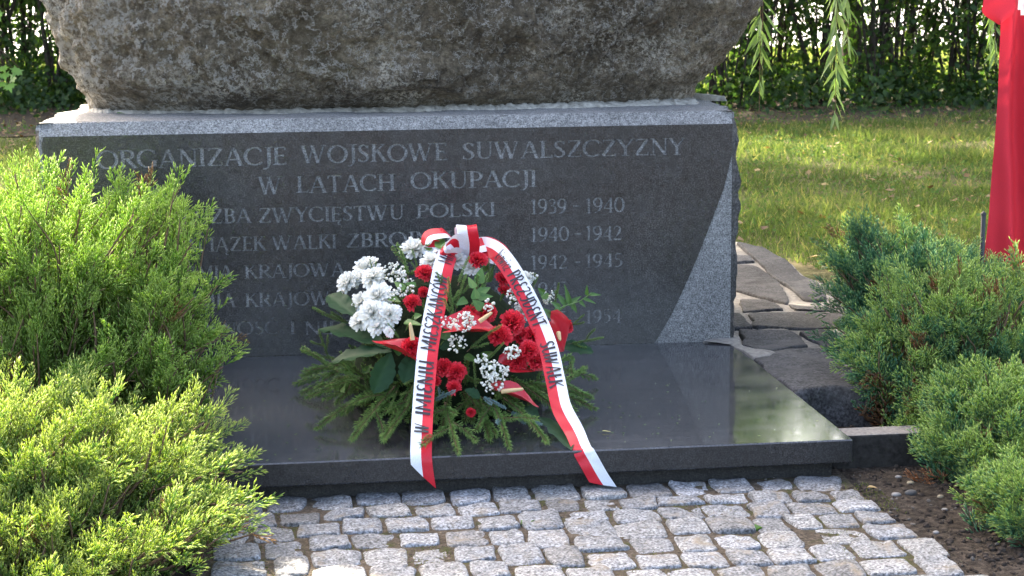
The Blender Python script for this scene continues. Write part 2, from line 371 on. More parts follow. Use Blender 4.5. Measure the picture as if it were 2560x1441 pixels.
# ================================================================== COBBLES traced row by row: (zoom window, list of (u0,u1,v0,v1))
Z1 = (560, 1180, 4.267); Z2 = (1100, 1180, 4.267); Z3 = (1650, 1180, 3.2)
ROWS = [
 [(Z1, [(60,420,325,450),(460,890,300,430),(915,1360,280,400),(1420,1880,245,340),(1920,2350,232,335)]),
  (Z2, [(95,530,215,350),(560,960,190,295),(1020,1480,190,285),(1530,2000,180,275),(1990,2440,130,270)]),
  (Z3, [(115,430,85,190),(420,755,82,160),(765,1110,80,165),(1090,1530,65,155)])],
 [(Z1, [(-130,65,450,610),(130,560,420,600),(590,1040,395,570),(1060,1490,365,510),(1520,1980,335,465),(2050,2480,335,485)]),
  (Z2, [(180,610,310,460),(620,1080,290,425),(1130,1520,275,395),(1540,1890,280,395),(1930,2330,250,395)]),
  (Z3, [(0,335,190,262),(345,720,155,240),(705,1060,145,245),(1060,1360,145,235),(1330,1630,120,215)])],
 [(Z1, [(-150,275,615,760),(300,740,575,760),(760,1240,515,690),(1255,1710,480,650),(1700,2190,470,635)]),
  (Z2, [(-100,370,470,600),(380,830,430,610),(830,1300,400,605),(1280,1810,400,505),(1820,2340,395,520)]),
  (Z3, [(0,350,255,365),(340,700,240,350),(705,1045,240,358),(1020,1430,230,330),(1350,1770,205,305)])],
 [(Z1, [(-140,410,775,920),(430,910,705,900),(890,1340,650,820),(1350,1830,645,800),(1870,2310,620,780)]),
  (Z2, [(40,510,590,780),(520,890,600,750),(920,1360,605,790),(1350,1840,500,690),(1880,2440,520,690)]),
  (Z3, [(10,375,365,490),(375,760,350,482),(710,1060,355,475),(1010,1260,345,455),(1300,1600,325,430),(1550,1910,305,400)])],
 [(Z1, [(-100,480,935,1110),(495,870,905,1090),(975,1450,810,985),(1490,1960,790,995),(2010,2420,780,975)]),
  (Z2, [(140,600,770,950),(620,1110,760,950),(1110,1520,800,1000),(1480,2000,680,830),(2050,2480,685,855)]),
  (Z3, [(120,455,490,625),(455,760,487,610),(810,1170,475,600),(1220,1640,435,570),(1650,2080,400,520)])],
 [(Z1, [(-60,500,1125,1290),(530,900,1100,1270),(940,1500,1000,1170),(1570,2020,1000,1160)]),
  (Z2, [(-230,240,960,1150),(370,770,930,1110),(800,1320,1000,1160),(1580,2060,840,1020),(2100,2560,850,1000)]),
  (Z3, [(190,570,630,755),(525,900,620,740),(860,1240,600,720),(1190,1550,580,700),(1540,1950,550,670),(1910,2310,515,650)])],
 [(Z1, [(960,1460,1185,1370),(1490,1980,1180,1370)]),
  (Z2, [(-170,280,1170,1330),(330,780,1130,1310),(820,1330,1175,1350),(1380,1840,1020,1170),(1980,2440,1020,1165)]),
  (Z3, [(65,430,765,860),(440,870,750,850),(830,1240,740,840),(1200,1630,710,828),(1600,2080,675,800),(2040,2430,690,815)])],
 [(Z2, [(1360,1900,1190,1340),(1930,2460,1185,1340)]),
  (Z3, [(50,480,875,980),(500,920,865,965),(950,1350,855,960),(1370,1790,845,950),(1810,2260,825,930),(2280,2700,835,940)])],
]
def cobble_mesh(w, d, seed):
    rg = np.random.default_rng(seed); n = 36
    a = np.arange(n) * 2 * math.pi / n
    e = .24 + .12 * rg.random()
    cx = np.sign(np.cos(a)) * np.abs(np.cos(a)) ** e; cy = np.sign(np.sin(a)) * np.abs(np.sin(a)) ** e
    # skewed quad: push the corners about
    q = rg.normal(0, .035, (4, 2))
    sx = (cx + 1) / 2; sy = (cy + 1) / 2
    dx = q[0, 0] * (1 - sx) * (1 - sy) + q[1, 0] * sx * (1 - sy) + q[2, 0] * sx * sy + q[3, 0] * (1 - sx) * sy
    dy = q[0, 1] * (1 - sx) * (1 - sy) + q[1, 1] * sx * (1 - sy) + q[2, 1] * sx * sy + q[3, 1] * (1 - sx) * sy
    ox = (cx / 2 + dx) * w; oy = (cy / 2 + dy) * d
    tx, ty = rg.normal(0, .035, 2)
    rings = [(1.03, -.075), (1.03, -.020), (1.015, -.0075), (.985, -.0018), (.93, .0005), (.72, .0015), (.46, .002), (.22, .0022)]
    V = []
    for s, z in rings:
        P = np.stack([ox * s, oy * s, np.full(n, z)], axis=1); V.append(P)
    V = np.concatenate(V + [np.array([[0, 0, .0022]])])
    off = np.array([seed * 3.1, seed * 1.7, 0])
    V[:, 2] += np.where(V[:, 2] > -.012, .0050 * fbm(V + off, 30, 5) + tx * V[:, 0] + ty * V[:, 1], 0)
    V[:, :2] += np.stack([fbm(V + off + 5, 38, 3), fbm(V + off + 9, 38, 3)], axis=1) * .0034
    f = grid_faces(len(rings), n, True)
    m = (len(rings) - 1) * n; j = np.arange(n)
    tri = np.stack([m + j, m + (j + 1) % n, np.full(n, m + n)], axis=1)
    return mesh_np('cobble', V, [f, tri], G_COB)
RECT = []
for ri, row in enumerate(ROWS):
    items = []
    for (ox_, oy_, sc_), lst in row:
        for (u0, u1, v0, v1) in lst: items.append((ox_ + u0 / sc_, ox_ + u1 / sc_, oy_ + v0 / sc_, oy_ + v1 / sc_))
    items.sort()
    for ii, (x0, x1, y0, y1) in enumerate(items):
        xm, ym = (x0 + x1) / 2, (y0 + y1) / 2
        lean = (y1 - y0) * (xm - 687) / (ym + 66) * .6
        ww = max(40, (x1 - x0) - abs(lean))
        c = on_z(xm, ym); W_ = on_z(xm + ww / 2, ym)[0] - on_z(xm - ww / 2, ym)[0]
        yb_, yf_ = on_z(xm, y0)[1], on_z(xm, y1)[1]
        if ri == 0: yb_ = min(4.60, yf_ + .13)                 # the first row runs on under the overhanging slab
        RECT.append([c[0] - W_ / 2, c[0] + W_ / 2, yf_, yb_, ri, len(items) - 1 - ii])
GAPX = GAPY = .0045
for it in range(3):
    new = [r[:] for r in RECT]
    for i, r in enumerate(RECT):
        for side in range(4):
            mids = []
            for k, q in enumerate(RECT):
                if k == i: continue
                if side < 2:
                    ov = min(r[3], q[3]) - max(r[2], q[2])
                    if ov < .4 * min(r[3] - r[2], q[3] - q[2]): continue
                    g = (r[0] - q[1]) if side == 0 else (q[0] - r[1])
                    if (q[0] + q[1] < r[0] + r[1]) != (side == 0): continue
                    if -.03 < g < .045: mids.append(((r[0] + q[1]) if side == 0 else (q[0] + r[1])) / 2)
                else:
                    ov = min(r[1], q[1]) - max(r[0], q[0])
                    if ov < .22 * min(r[1] - r[0], q[1] - q[0]): continue
                    g = (r[2] - q[3]) if side == 2 else (q[2] - r[3])
                    if (q[2] + q[3] < r[2] + r[3]) != (side == 2): continue
                    if -.04 < g < .05: mids.append(((r[2] + q[3]) if side == 2 else (q[2] + r[3])) / 2)
            if mids:
                m_ = sum(mids) / len(mids); gp = (GAPX if side < 2 else GAPY)
                new[i][side] = m_ + gp if side in (0, 2) else m_ - gp
    RECT = new
for cid, (x0, x1, y0, y1, ri, k) in enumerate(RECT, 1):
    o = put('cobblestone', cobble_mesh(max(.05, x1 - x0), max(.04, y1 - y0), cid), None,
            Matrix.Translation(Vector(((x0 + x1) / 2, (y0 + y1) / 2, RNG.normal(0, .0022) - .002))) @ Matrix.Rotation(RNG.normal(0, .025), 4, 'Z'))
    pos = 'at the right end' if k == 0 else ORD[k] + ' from the right end'
    tag(o, f'grey granite cobblestone {pos} of the {ORD[ri]} row below the black slab', 'cobblestone', 'granite cobblestones paving the foreground')
# sandy, mossy joints
jp = [on_z(x, y, -.02)[:2] for x, y in [(470, 1241), (600, 1236), (1300, 1205), (2092, 1185), (2110, 1203), (2165, 1262), (2260, 1330), (2330, 1380), (2390, 1441), (2470, 1560), (1700, 1640), (900, 1640), (480, 1600)]]
jp = [tuple(p) for p in jp]
res = delaunay_2d_cdt([Vector(p) for p in jp], [], [list(range(len(jp)))], 1, 1e-5)
me = bpy.data.meshes.new('cobble_bedding'); me.from_pydata([(v.x, v.y, -.004 - .008) for v in res[0]], [], res[2]); me.materials.append(JOINT)
me.update()
if me.polygons[0].normal.z < 0: me.flip_normals()
me.transform(Matrix.Translation((0, 0, .0055)))
tag(put('cobble_path', me), kind='structure')

# ================================================================== BLACK SLAB on its plinth
SLZ = .100; YF = 4.534; YB = 5.859; SXR = 1.462; SXL = -.80
def bevel_box(x0, x1, y0, y1, z0, z1, bv, mat, name, seg=2):
    import bmesh
    bm = bmesh.new(); bmesh.ops.create_cube(bm, size=1)
    for v in bm.verts:
        v.co = Vector(((x0 + x1) / 2 + v.co.x * (x1 - x0), (y0 + y1) / 2 + v.co.y * (y1 - y0), (z0 + z1) / 2 + v.co.z * (z1 - z0)))
    if bv: bmesh.ops.bevel(bm, geom=list(bm.edges), offset=bv, segments=seg, affect='EDGES', profile=.5)
    me = bpy.data.meshes.new(name); bm.to_mesh(me); bm.free()
    for m in (mat if isinstance(mat, list) else [mat]): me.materials.append(m)
    return me
slab = empty('polished_slab', ((SXL + SXR) / 2, YF, 0), 'long polished black granite slab lying before the inscribed base, flowers on it', 'slab')
me = bevel_box(SXL, SXR, YF, YB, SLZ - .062, SLZ, .0035, [G_SLAB, G_SIDE], 'slab', 1)
for p in me.polygons:
    if p.normal.z < .5: p.material_index = 1 if abs(p.normal.z) < .3 else 0
put('slab', me, slab)
put('plinth', bevel_box(SXL + .04, SXR - .042, YF + .045, YB - .004, -.09, SLZ - .0625, .002, G_PLINTH, 'plinth', 1), slab)

# ================================================================== INSCRIBED GRANITE BASE
YP = 5.862; ZT = .811; ZB = .852; XL = -.717; XR = 1.465; YBK = 6.95
base = empty('monument_base', (.37, 6.4, 0), 'broad granite base with dark polished front carved with an inscription, under the boulder', 'monument base')
def block_mesh():
    # profile round the block in plan, rough on the sides and back
    per = []
    def line(p, q, n): 
        for k in range(n): per.append((p[0] + (q[0] - p[0]) * k / n, p[1] + (q[1] - p[1]) * k / n))
    line((XL, YP + .004), (XR, YP + .004), 60); line((XR, YP + .004), (XR + .02, YBK - .25), 40)
    line((XR + .02, YBK - .25), (XR - .35, YBK), 20); line((XR - .35, YBK), (XL + .1, YBK), 50); line((XL + .1, YBK), (XL, YP + .004), 50)
    per = np.array(per); n = len(per)
    zs = np.concatenate([np.linspace(-.04, ZT, 46), np.linspace(ZT + .006, ZB - .006, 6), [ZB - .002, ZB]])
    V = []
    cen = np.array([.37, 6.4])
    side = np.clip((per[:, 1] - (YP + .004)) / .02, 0, 1)
    for z in zs:
        P = np.concatenate([per, np.full((n, 1), z)], axis=1)
        d = unit(per - cen)
        b = .016 + .022 * fbm(P, 5, 4) + .010 * fbm(P + 3, 22, 3)
        rr = (per[:, 0] > 1)
        b = b + rr * .018 * math.exp(-((z - .66) / .2) ** 2)
        b = b * side
        P[:, 0] += np.where(np.abs(per[:, 0] - .37) > .8, np.sign(d[:, 0]) * b, 0)
        P[:, 1] += np.where(per[:, 1] > YBK - .3, b, 0)
        if z > ZT: P[:, 1] += np.where(side < .5, (z - ZT) * .75, 0)        # the chamfer above the polished face
        if z > ZB - .004:
            P[:, 0] += np.where(side > 0, -np.sign(d[:, 0]) * (.01 + .012 * fbm(P + 7, 9, 3)), 0)
            if z == ZB: P[:, 1] += np.where(side < .5, .004, -.01)
        V.append(P)
    mb = MB(); nz = len(zs); Va = np.concatenate(V); mb.add(Va, grid_faces(nz, n, True))
    # top: rings in towards a spine
    last = Va[-n:]; prev = (nz - 1) * n
    for s in (.93, .8, .6, .3):
        P = last.copy(); P[:, :2] = cen + (P[:, :2] - cen) * s; P[:, 2] = ZB + .004 * fbm(P, 6, 3)
        k0 = mb.n; mb.V.append(P); mb.T.append(np.full(n, .5)); mb.n += n
        j = np.arange(n); j2 = (j + 1) % n
        mb.faces(np.stack([prev + j, prev + j2, k0 + j2, k0 + j], axis=1)); prev = k0
    c0 = mb.n; mb.V.append(np.array([[cen[0], cen[1], ZB]])); mb.T.append(np.full(1, .5)); mb.n += 1
    j = np.arange(n); mb.faces(np.stack([prev + j, prev + (j + 1) % n, np.full(n, c0)], axis=1))
    me = mb.mesh('block', [G_ROUGH, G_BROKEN_SHADE], smooth=False)
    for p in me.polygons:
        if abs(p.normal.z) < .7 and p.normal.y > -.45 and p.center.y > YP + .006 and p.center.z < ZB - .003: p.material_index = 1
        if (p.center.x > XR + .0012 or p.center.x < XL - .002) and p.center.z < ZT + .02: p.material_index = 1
    return me
put('block', block_mesh(), base)

# ---- engraved letters: skeleton strokes in a unit cap height
TH, TN = .165, .085
def arc(cx, cy, rx, ry, a0, a1, n=14, thick=TH, thin=TN):
    a = np.radians(np.linspace(a0, a1, n)); w_ = thin + (thick - thin) * np.abs(np.cos(a)) ** 1.3
    return [(cx + rx * math.cos(t), cy + ry * math.sin(t), ww) for t, ww in zip(a, w_)]
def ln(x0, y0, x1, y1, w_): return [(x0, y0, w_), (x1, y1, w_)]
def sf(x, y, h=.17): return [(x - h, y, .05), (x, y, .07), (x + h, y, .05)]
def vs(y): return [(0, y - .11, .05), (0, y, .08)]
G = {}
def gl(ch, adv, *st): G[ch] = (adv, st)
gl('I', .34, ln(.17, 0, .17, 1, TH), sf(.17, .025), sf(.17, .975))
gl('O', .98, arc(.49, .5, .41, .47, 0, 360, 26))
gl('C', .86, arc(.48, .5, .41, .47, 48, 312, 20), ln(.76, .74, .76, .92, TN), ln(.78, .1, .78, .2, TN))
gl('G', .92, arc(.48, .5, .41, .47, 48, 318, 20), ln(.78, .06, .78, .40, TH * .9), sf(.78, .40, .14), ln(.76, .74, .76, .92, TN))
gl('R', .80, ln(.18, 0, .18, 1, TH), sf(.17, .025), sf(.14, .975, .13), [(.18, .96, TN)] + arc(.40, .735, .22, .225, 90, -90, 10) + [(.18, .51, TN)], ln(.38, .5, .72, .03, TH), sf(.72, .025, .12))
gl('A', .88, ln(.10, 0, .42, 1, TN), ln(.44, 1, .76, 0, TH), ln(.2, .34, .64, .34, TN), sf(.10, .025, .12), sf(.76, .025, .13))
gl('N', .90, ln(.16, 0, .16, .98, TN), ln(.14, .98, .74, .03, TH), ln(.74, 0, .74, 1, TN), sf(.16, .025, .14), sf(.1, .975, .1), sf(.74, .975, .14))
gl('Z', .78, ln(.12, .955, .68, .955, TN), ln(.66, .95, .12, .05, TH), ln(.1, .045, .70, .045, TN), ln(.13, .82, .13, .95, TN), ln(.69, .05, .69, .2, TN))
gl('J', .42, [(.26, 1, TH), (.26, .1, TH), (.22, -.1, TN), (.1, -.2, TN), (-.02, -.19, TN)], sf(.26, .975))
gl('E', .66, ln(.17, 0, .17, 1, TH), sf(.12, .025, .12), sf(.12, .975, .12), ln(.17, .955, .56, .955, TN), ln(.17, .51, .48, .51, TN), ln(.17, .045, .58, .045, TN), ln(.56, .82, .56, .97, TN), ln(.48, .43, .48, .6, TN), ln(.58, .03, .58, .19, TN))
gl('W', 1.26, ln(.10, 1, .36, 0, TH), ln(.36, 0, .60, .98, TN), ln(.54, 1, .82, 0, TH), ln(.82, 0, 1.10, 1, TN), sf(.10, .975, .13), sf(.56, .975, .12), sf(1.10, .975, .13))
gl('S', .62, [(.50, .80, TN), (.42, .93, TN), (.29, .96, TN), (.16, .88, .12), (.12, .74, TH), (.2, .60, TH), (.36, .48, TH), (.50, .34, TH), (.52, .2, .14), (.42, .07, TN), (.28, .03, TN), (.14, .08, TN), (.09, .22, TN)], ln(.51, .76, .51, .95, TN), ln(.09, .05, .09, .24, TN))
gl('K', .82, ln(.18, 0, .18, 1, TH), sf(.18, .025), sf(.18, .975), ln(.2, .46, .62, .97, TN), ln(.36, .62, .72, .03, TH), sf(.62, .975, .12), sf(.74, .025, .12))
gl('U', .88, [(.18, 1, TH), (.18, .34, TH), (.22, .14, .13), (.32, .05, TN), (.46, .03, TN), (.6, .07, TN), (.69, .18, TN), (.72, .36, TN), (.72, 1, TN)], sf(.18, .975), sf(.72, .975, .14))
gl('L', .64, ln(.17, 0, .17, 1, TH), sf(.12, .025, .12), sf(.17, .975), ln(.17, .045, .58, .045, TN), ln(.58, .03, .58, .2, TN))
gl('Y', .80, ln(.08, .98, .40, .46, TH), ln(.72, .98, .40, .46, TN), ln(.40, 0, .40, .5, TH), sf(.40, .025), sf(.1, .975, .13), sf(.72, .975, .13))
gl('T', .76, ln(.38, 0, .38, 1, TH), ln(.06, .955, .70, .955, TN), sf(.38, .025), ln(.07, .8, .07, .96, TN), ln(.69, .8, .69, .96, TN))
gl('H', .92, ln(.18, 0, .18, 1, TH), ln(.74, 0, .74, 1, TH), ln(.18, .51, .74, .51, TN), sf(.18, .025), sf(.18, .975), sf(.74, .025), sf(.74, .975))
gl('P', .70, ln(.18, 0, .18, 1, TH), sf(.18, .025), sf(.14, .975, .13), [(.18, .96, TN)] + arc(.38, .715, .22, .245, 90, -90, 10) + [(.18, .47, TN)])
gl('B', .72, ln(.18, 0, .18, 1, TH), sf(.14, .025, .13), sf(.14, .975, .13), [(.18, .96, TN)] + arc(.36, .745, .2, .215, 90, -90, 10) + [(.18, .53, TN)], [(.18, .53, TN)] + arc(.38, .285, .23, .245, 90, -90, 10) + [(.18, .04, TN)])
gl('D', .90, ln(.18, 0, .18, 1, TH), sf(.14, .025, .13), sf(.14, .975, .13), [(.18, .96, TN), (.34, .96, TN)] + arc(.38, .5, .40, .46, 88, -88, 14) + [(.34, .04, TN), (.18, .04, TN)])
gl('M', 1.06, ln(.16, 0, .18, 1, TN), ln(.18, 1, .52, .05, TH), ln(.52, .05, .86, 1, TN), ln(.86, 1, .90, 0, TH), sf(.16, .025, .14), sf(.90, .025, .14), sf(.14, .975, .1), sf(.9, .975, .1))
G['Ł'] = (.66, G['L'][1] + (ln(.02, .38, .42, .62, TN),))
G['Ę'] = (.66, G['E'][1] + ([(.5, .02, TN), (.42, -.1, TN), (.46, -.2, TN), (.58, -.2, TN)],))
G['Ą'] = (.88, G['A'][1] + ([(.74, .02, TN), (.66, -.1, TN), (.7, -.2, TN), (.82, -.2, TN)],))
G['Ś'] = (.62, G['S'][1] + (ln(.28, 1.1, .42, 1.26, TN * 1.3),))
G['Ć'] = (.86, G['C'][1] + (ln(.44, 1.1, .58, 1.26, TN * 1.3),))
G['Ń'] = (.90, G['N'][1] + (ln(.4, 1.1, .54, 1.26, TN * 1.3),))
G['Ó'] = (.98, G['O'][1] + (ln(.44, 1.1, .58, 1.26, TN * 1.3),))
G['Ż'] = (.78, G['Z'][1] + (ln(.36, 1.13, .46, 1.2, TN * 1.8),))
gl('1', .50, ln(.25, 0, .25, 1, TH), sf(.25, .025), ln(.08, .88, .25, .97, TN))
gl('9', .66, arc(.33, .68, .24, .29, 0, 360, 18), [(.56, .66, TH), (.54, .42, TH), (.44, .2, .13), (.28, .06, TN), (.12, .03, TN)])
gl('4', .70, ln(.50, 0, .50, 1, TH), ln(.5, .98, .06, .30, TN), ln(.06, .29, .66, .29, TN), sf(.5, .025, .13))
gl('0', .70, arc(.35, .5, .27, .47, 0, 360, 22))
gl('3', .62, [(.1, .84, TN), (.2, .95, TN), (.34, .95, TN), (.46, .84, .13), (.44, .66, .13), (.32, .54, TN), (.22, .53, TN)], [(.3, .53, TN), (.46, .44, .13), (.53, .28, TH), (.46, .1, .13), (.3, .03, TN), (.1, .08, TN)])
gl('5', .64, ln(.18, .955, .55, .955, .11), ln(.18, .96, .15, .56, TN), [(.15, .56, TN), (.3, .60, TN), (.46, .52, .13), (.54, .34, TH), (.48, .14, .14), (.32, .03, TN), (.1, .06, TN)])
gl('2', .64, [(.1, .76, TN), (.16, .9, TN), (.3, .96, TN), (.44, .9, .13), (.50, .74, TH), (.44, .54, .14), (.28, .32, TN), (.08, .05, TN)], ln(.06, .06, .58, .06, .13), ln(.57, .06, .57, .2, TN))
gl('-', .62, ln(.08, .45, .54, .45, .11))
gl(' ', .55)
def stroke_quads(pts):
    out = []
    for (x0, y0, w0), (x1, y1, w1) in zip(pts[:-1], pts[1:]):
        dx, dy = x1 - x0, y1 - y0; L = math.hypot(dx, dy)
        if L < 1e-6: continue
        dx, dy = dx / L, dy / L; e = .012 if len(pts) > 2 else 0
        x0 -= dx * e; y0 -= dy * e; x1 += dx * e; y1 += dy * e
        nx, ny = -dy, dx
        out.append([(x0 + nx * w0 / 2, y0 + ny * w0 / 2), (x0 - nx * w0 / 2, y0 - ny * w0 / 2), (x1 - nx * w1 / 2, y1 - ny * w1 / 2), (x1 + nx * w1 / 2, y1 + ny * w1 / 2)])
    return out
def set_text(txt, x0, x1, z, h, jit=0.0, rg=random.Random(3)):
    """quads of the text stretched between x0 and x1 on baseline z with cap height h"""
    total = sum(G[c][0] for c in txt); k = (x1 - x0) / total
    out = []; x = x0
    for c in txt:
        adv, st = G[c]; dz = rg.uniform(-1, 1) * jit * h; sh = rg.uniform(-.03, .03)
        for s in st:
            for q in stroke_quads(s):
                out.append([(x + px * k + sh * py * h * .3, z + dz + py * h) for px, py in q])
        x += adv * k
    return out
TEXT = [  # words with their ends and baselines measured on the photo, cap height in photo pixels
 ('ORGANIZACJE', (241, 423), (719, 412), 46), ('WOJSKOWE', (752, 409), (1120, 402), 45), ('SUWALSZCZYZNY', (1155, 400), (1714, 387), 44),
 ('W', (646, 486), (708, 485), 45), ('LATACH', (741, 483), (990, 477), 43), ('OKUPACJI', (1026, 474), (1343, 466), 43),
 ('SŁUŻBA', (430, 562), (629, 558), 38), ('ZWYCIĘSTWU', (645, 558), (1012, 549), 38), ('POLSKI', (1040, 546), (1240, 540), 36),
 ('1939', (1326, 536), (1418, 534), 39), ('-', (1430, 533), (1453, 533), 39), ('1940', (1463, 533), (1562, 531), 39),
 ('ZWIĄZEK', (440, 632), (666, 627), 37), ('WALKI', (680, 626), (843, 621), 36), ('ZBROJNEJ', (864, 620), (1130, 613), 37),
 ('1940', (1326, 605), (1424, 603), 38), ('-', (1433, 602), (1456, 602), 38), ('1942', (1463, 602), (1556, 600), 38),
 ('ARMIA', (428, 701), (583, 697), 35), ('KRAJOWA', (611, 696), (864, 691), 35),
 ('1942', (1326, 674), (1420, 672), 37), ('-', (1433, 671), (1456, 671), 37), ('1945', (1463, 670), (1558, 668), 37),
 ('ARMIA', (428, 772), (591, 768), 36), ('KRAJOWA', (612, 767), (864, 762), 36), ('OBYWATELSKA', (890, 760), (1260, 752), 36),
 ('1945', (1326, 741), (1421, 739), 36),
 ('WOLNOŚĆ', (430, 842), (699, 837), 35), ('I', (725, 836), (739, 836), 35), ('NIEPODLEGŁOŚĆ', (760, 835), (1240, 824), 35),
 ('1945', (1326, 815), (1421, 812), 36), ('-', (1433, 811), (1456, 811), 36), ('1954', (1463, 809), (1555, 807), 36)]
panel_top = ZT; z_bot = SLZ + .0015
right_curve = [on_y(x, y, YP) for x, y in [(1829, 392), (1809, 473), (1782, 545), (1748, 633), (1710, 721), (1679, 786), (1649, 838)]]
outline = [(XL + .002, z_bot), (on_y(1637, 860, YP)[0], z_bot)] + [(p[0], p[2]) for p in right_curve[::-1]] + [(XR - .001, on_y(1832, 380, YP)[2]), (XR - .001, panel_top), (XL + .014, panel_top)]
rl = random.Random(5)                                           # the left edge is broken stone
left = []
for k in range(1, 30):
    z = panel_top - (panel_top - z_bot) * k / 30; left.append((XL + .006 + rl.uniform(-.006, .006), z))
outline = outline + left
polys = [outline]
quads = []
for txt, p, q, hpx in TEXT:
    P0, P1 = on_y(*p, YP), on_y(*q, YP); hh = hpx / (F / 5.95) * .98
    quads += set_text(txt, P0[0], P1[0], (P0[2] + P1[2]) / 2, hh, .02)
vs_, fs_ = [], []
for poly in polys + quads:
    fs_.append(list(range(len(vs_), len(vs_) + len(poly)))); vs_ += [Vector(p) for p in poly]
rv, re_, rf, _, _, of = delaunay_2d_cdt(vs_, [], fs_, 1, 1e-6)
cut = [any(i > 0 for i in ids) for ids in of]
inside = [0 in ids for ids in of]
V = [(v.x, YP, v.y) for v in rv]; nV = len(V); DEP = .0075
Vd = [(v.x, YP + DEP, v.y) for v in rv]
faces = []; mi = []
edge = {}
for f, c, ins in zip(rf, cut, inside):
    if not ins: continue
    g = tuple(i + (nV if c else 0) for i in f)
    faces.append(g); mi.append(1 if c else 0)
    for a, b in zip(f, list(f[1:]) + [f[0]]): edge.setdefault((min(a, b), max(a, b)), []).append((c, a, b))
for lst in edge.values():
    if len(lst) == 2 and lst[0][0] != lst[1][0]:
        c, a, b = lst[0] if lst[0][0] else lst[1]
        faces.append((b, a, a + 0, b)[:2] + (a + nV, b + nV)); mi.append(1)
me = bpy.data.meshes.new('inscribed_panel'); me.from_pydata(V + Vd, [], faces)
me.materials.append(G_POL); me.materials.append(G_CUT)
for p, m_ in zip(me.polygons, mi): p.material_index = m_
me.update(); me.validate()
n_out = sum(1 for p in me.polygons if p.material_index == 0 and p.normal.y > 0)
if n_out: me.flip_normals()
put('inscribed_panel', me, base)

# ================================================================== BOULDER with its mortar
def bz(px, py, Y=6.55): p = on_y(px, py, Y); return p[0], p[2]
Lp = [bz(*p) for p in [(222, 238), (196, 205), (166, 135), (138, 60), (112, 0)]]
Rp = [bz(*p) for p in [(1712, 240), (1722, 205), (1760, 160), (1828, 92), (1884, 0)]]
zl = [p[1] for p in Lp] + [1.55, 2.1, 2.7, 3.2]; xl = [p[0] for p in Lp] + [-.95, -1.0, -.85, -.3]
zr = [p[1] for p in Rp] + [1.55, 2.1, 2.7, 3.2]; xr_ = [p[0] for p in Rp] + [1.70, 1.42, 1.15, .7]
zf = [.84, .95, 1.25, 1.6, 2.2, 2.8, 3.2]; yf = [6.20, 6.06, 5.98, 6.02, 6.2, 6.45, 6.6]; yb = [6.78, 6.9, 7.05, 7.1, 7.0, 6.85, 6.75]
def boulder_mesh():
    nz, n = 280, 860
    zz = .835 + (3.22 - .835) * np.linspace(0, 1, nz); a = np.arange(n) * 2 * math.pi / n
    # more columns on the face that looks at the viewer
    a = a + .35 * np.sin(2 * a + math.pi) * 0 
    V = []
    ex = .62
    cx = np.sign(np.cos(a)) * np.abs(np.cos(a)) ** ex; cy = np.sign(np.sin(a)) * np.abs(np.sin(a)) ** ex
    for z in zz:
        x0, x1 = np.interp(z, zl, xl), np.interp(z, zr, xr_)
        y0, y1 = np.interp(z, zf, yf), np.interp(z, zf, yb)
        V.append(np.stack([(x0 + x1) / 2 + cx * (x1 - x0) / 2, (y0 + y1) / 2 + cy * (y1 - y0) / 2, np.full(n, z)], axis=1))
    V = np.concatenate(V)
    cen = np.array([.45, 6.5, 1.5]); d = V - cen; d[:, 2] *= .35; d = unit(d)
    f1 = fbm(V, 1.7, 3); r1 = 1 - np.abs(fbm(V + 4, 4.5, 4)); f2 = fbm(V + 11, 13, 4)
    r2 = 1 - np.abs(fbm(V + 21, 30, 3))
    amt = .05 * f1 + .045 * (r1 - .7) + .024 * f2 + .012 * (r2 - .6)
    fade = np.clip((V[:, 2] - .835) / .12, .25, 1)
    V = V + d * (amt * fade)[:, None]
    f = grid_faces(nz, n, True)
    top = (nz - 1) * n; j = np.arange(n)
    V = np.concatenate([V, V[top:top + n].mean(0, keepdims=True), V[:n].mean(0, keepdims=True)])
    t1 = np.stack([top + j, top + (j + 1) % n, np.full(n, nz * n)], axis=1); t0 = np.stack([(j + 1) % n, j, np.full(n, nz * n + 1)], axis=1)
    return mesh_np('boulder', V, [f, np.concatenate([t1, t0])], BOULDER, smooth=True)
bo = empty('boulder', (.45, 6.5, ZB), 'huge rough weathered grey brown boulder resting on the inscribed granite base', 'boulder')
put('rock', boulder_mesh(), bo)
def mortar_mesh():
    n = 700; t = np.linspace(0, 1, n)
    # along the foot of the front, then round the right end
    fx = np.interp(t, [0, .04, .92, 1], [Lp[0][0] - .005, Lp[0][0] + .05, Rp[0][0] - .06, Rp[0][0] + .0]); 
    P = np.stack([fx, np.zeros(n), np.zeros(n)], axis=1)
    yb_ = np.interp(t, [0, .05, .3, .7, .95, 1], [6.42, 6.25, 6.13, 6.12, 6.2, 6.42])
    nsec = 9; V = []
    wob = .014 * fbm(P, 9, 5); hob = 1 + .3 * fbm(P + 3, 60, 4)
    for k in range(nsec):
        s = k / (nsec - 1)
        y = yb_ - .035 + wob * .6 + s * .16
        z = ZB - .004 + (.017 * np.clip(hob, .5, 1.3)) * math.sin(min(1, s * 2.2) * math.pi / 2)
        V.append(np.stack([fx, y, z], axis=1))
    V = np.stack(V, axis=1).reshape(-1, 3); V += .004 * np.stack([fbm(V, 70, 3), fbm(V + 3, 70, 3), fbm(V + 6, 70, 3)], axis=1)
    return mesh_np('mortar_bed', V, grid_faces(n, nsec)[:, ::-1], BEDMORTAR)
m_ = mortar_mesh(); put('mortar_bed', m_, bo)
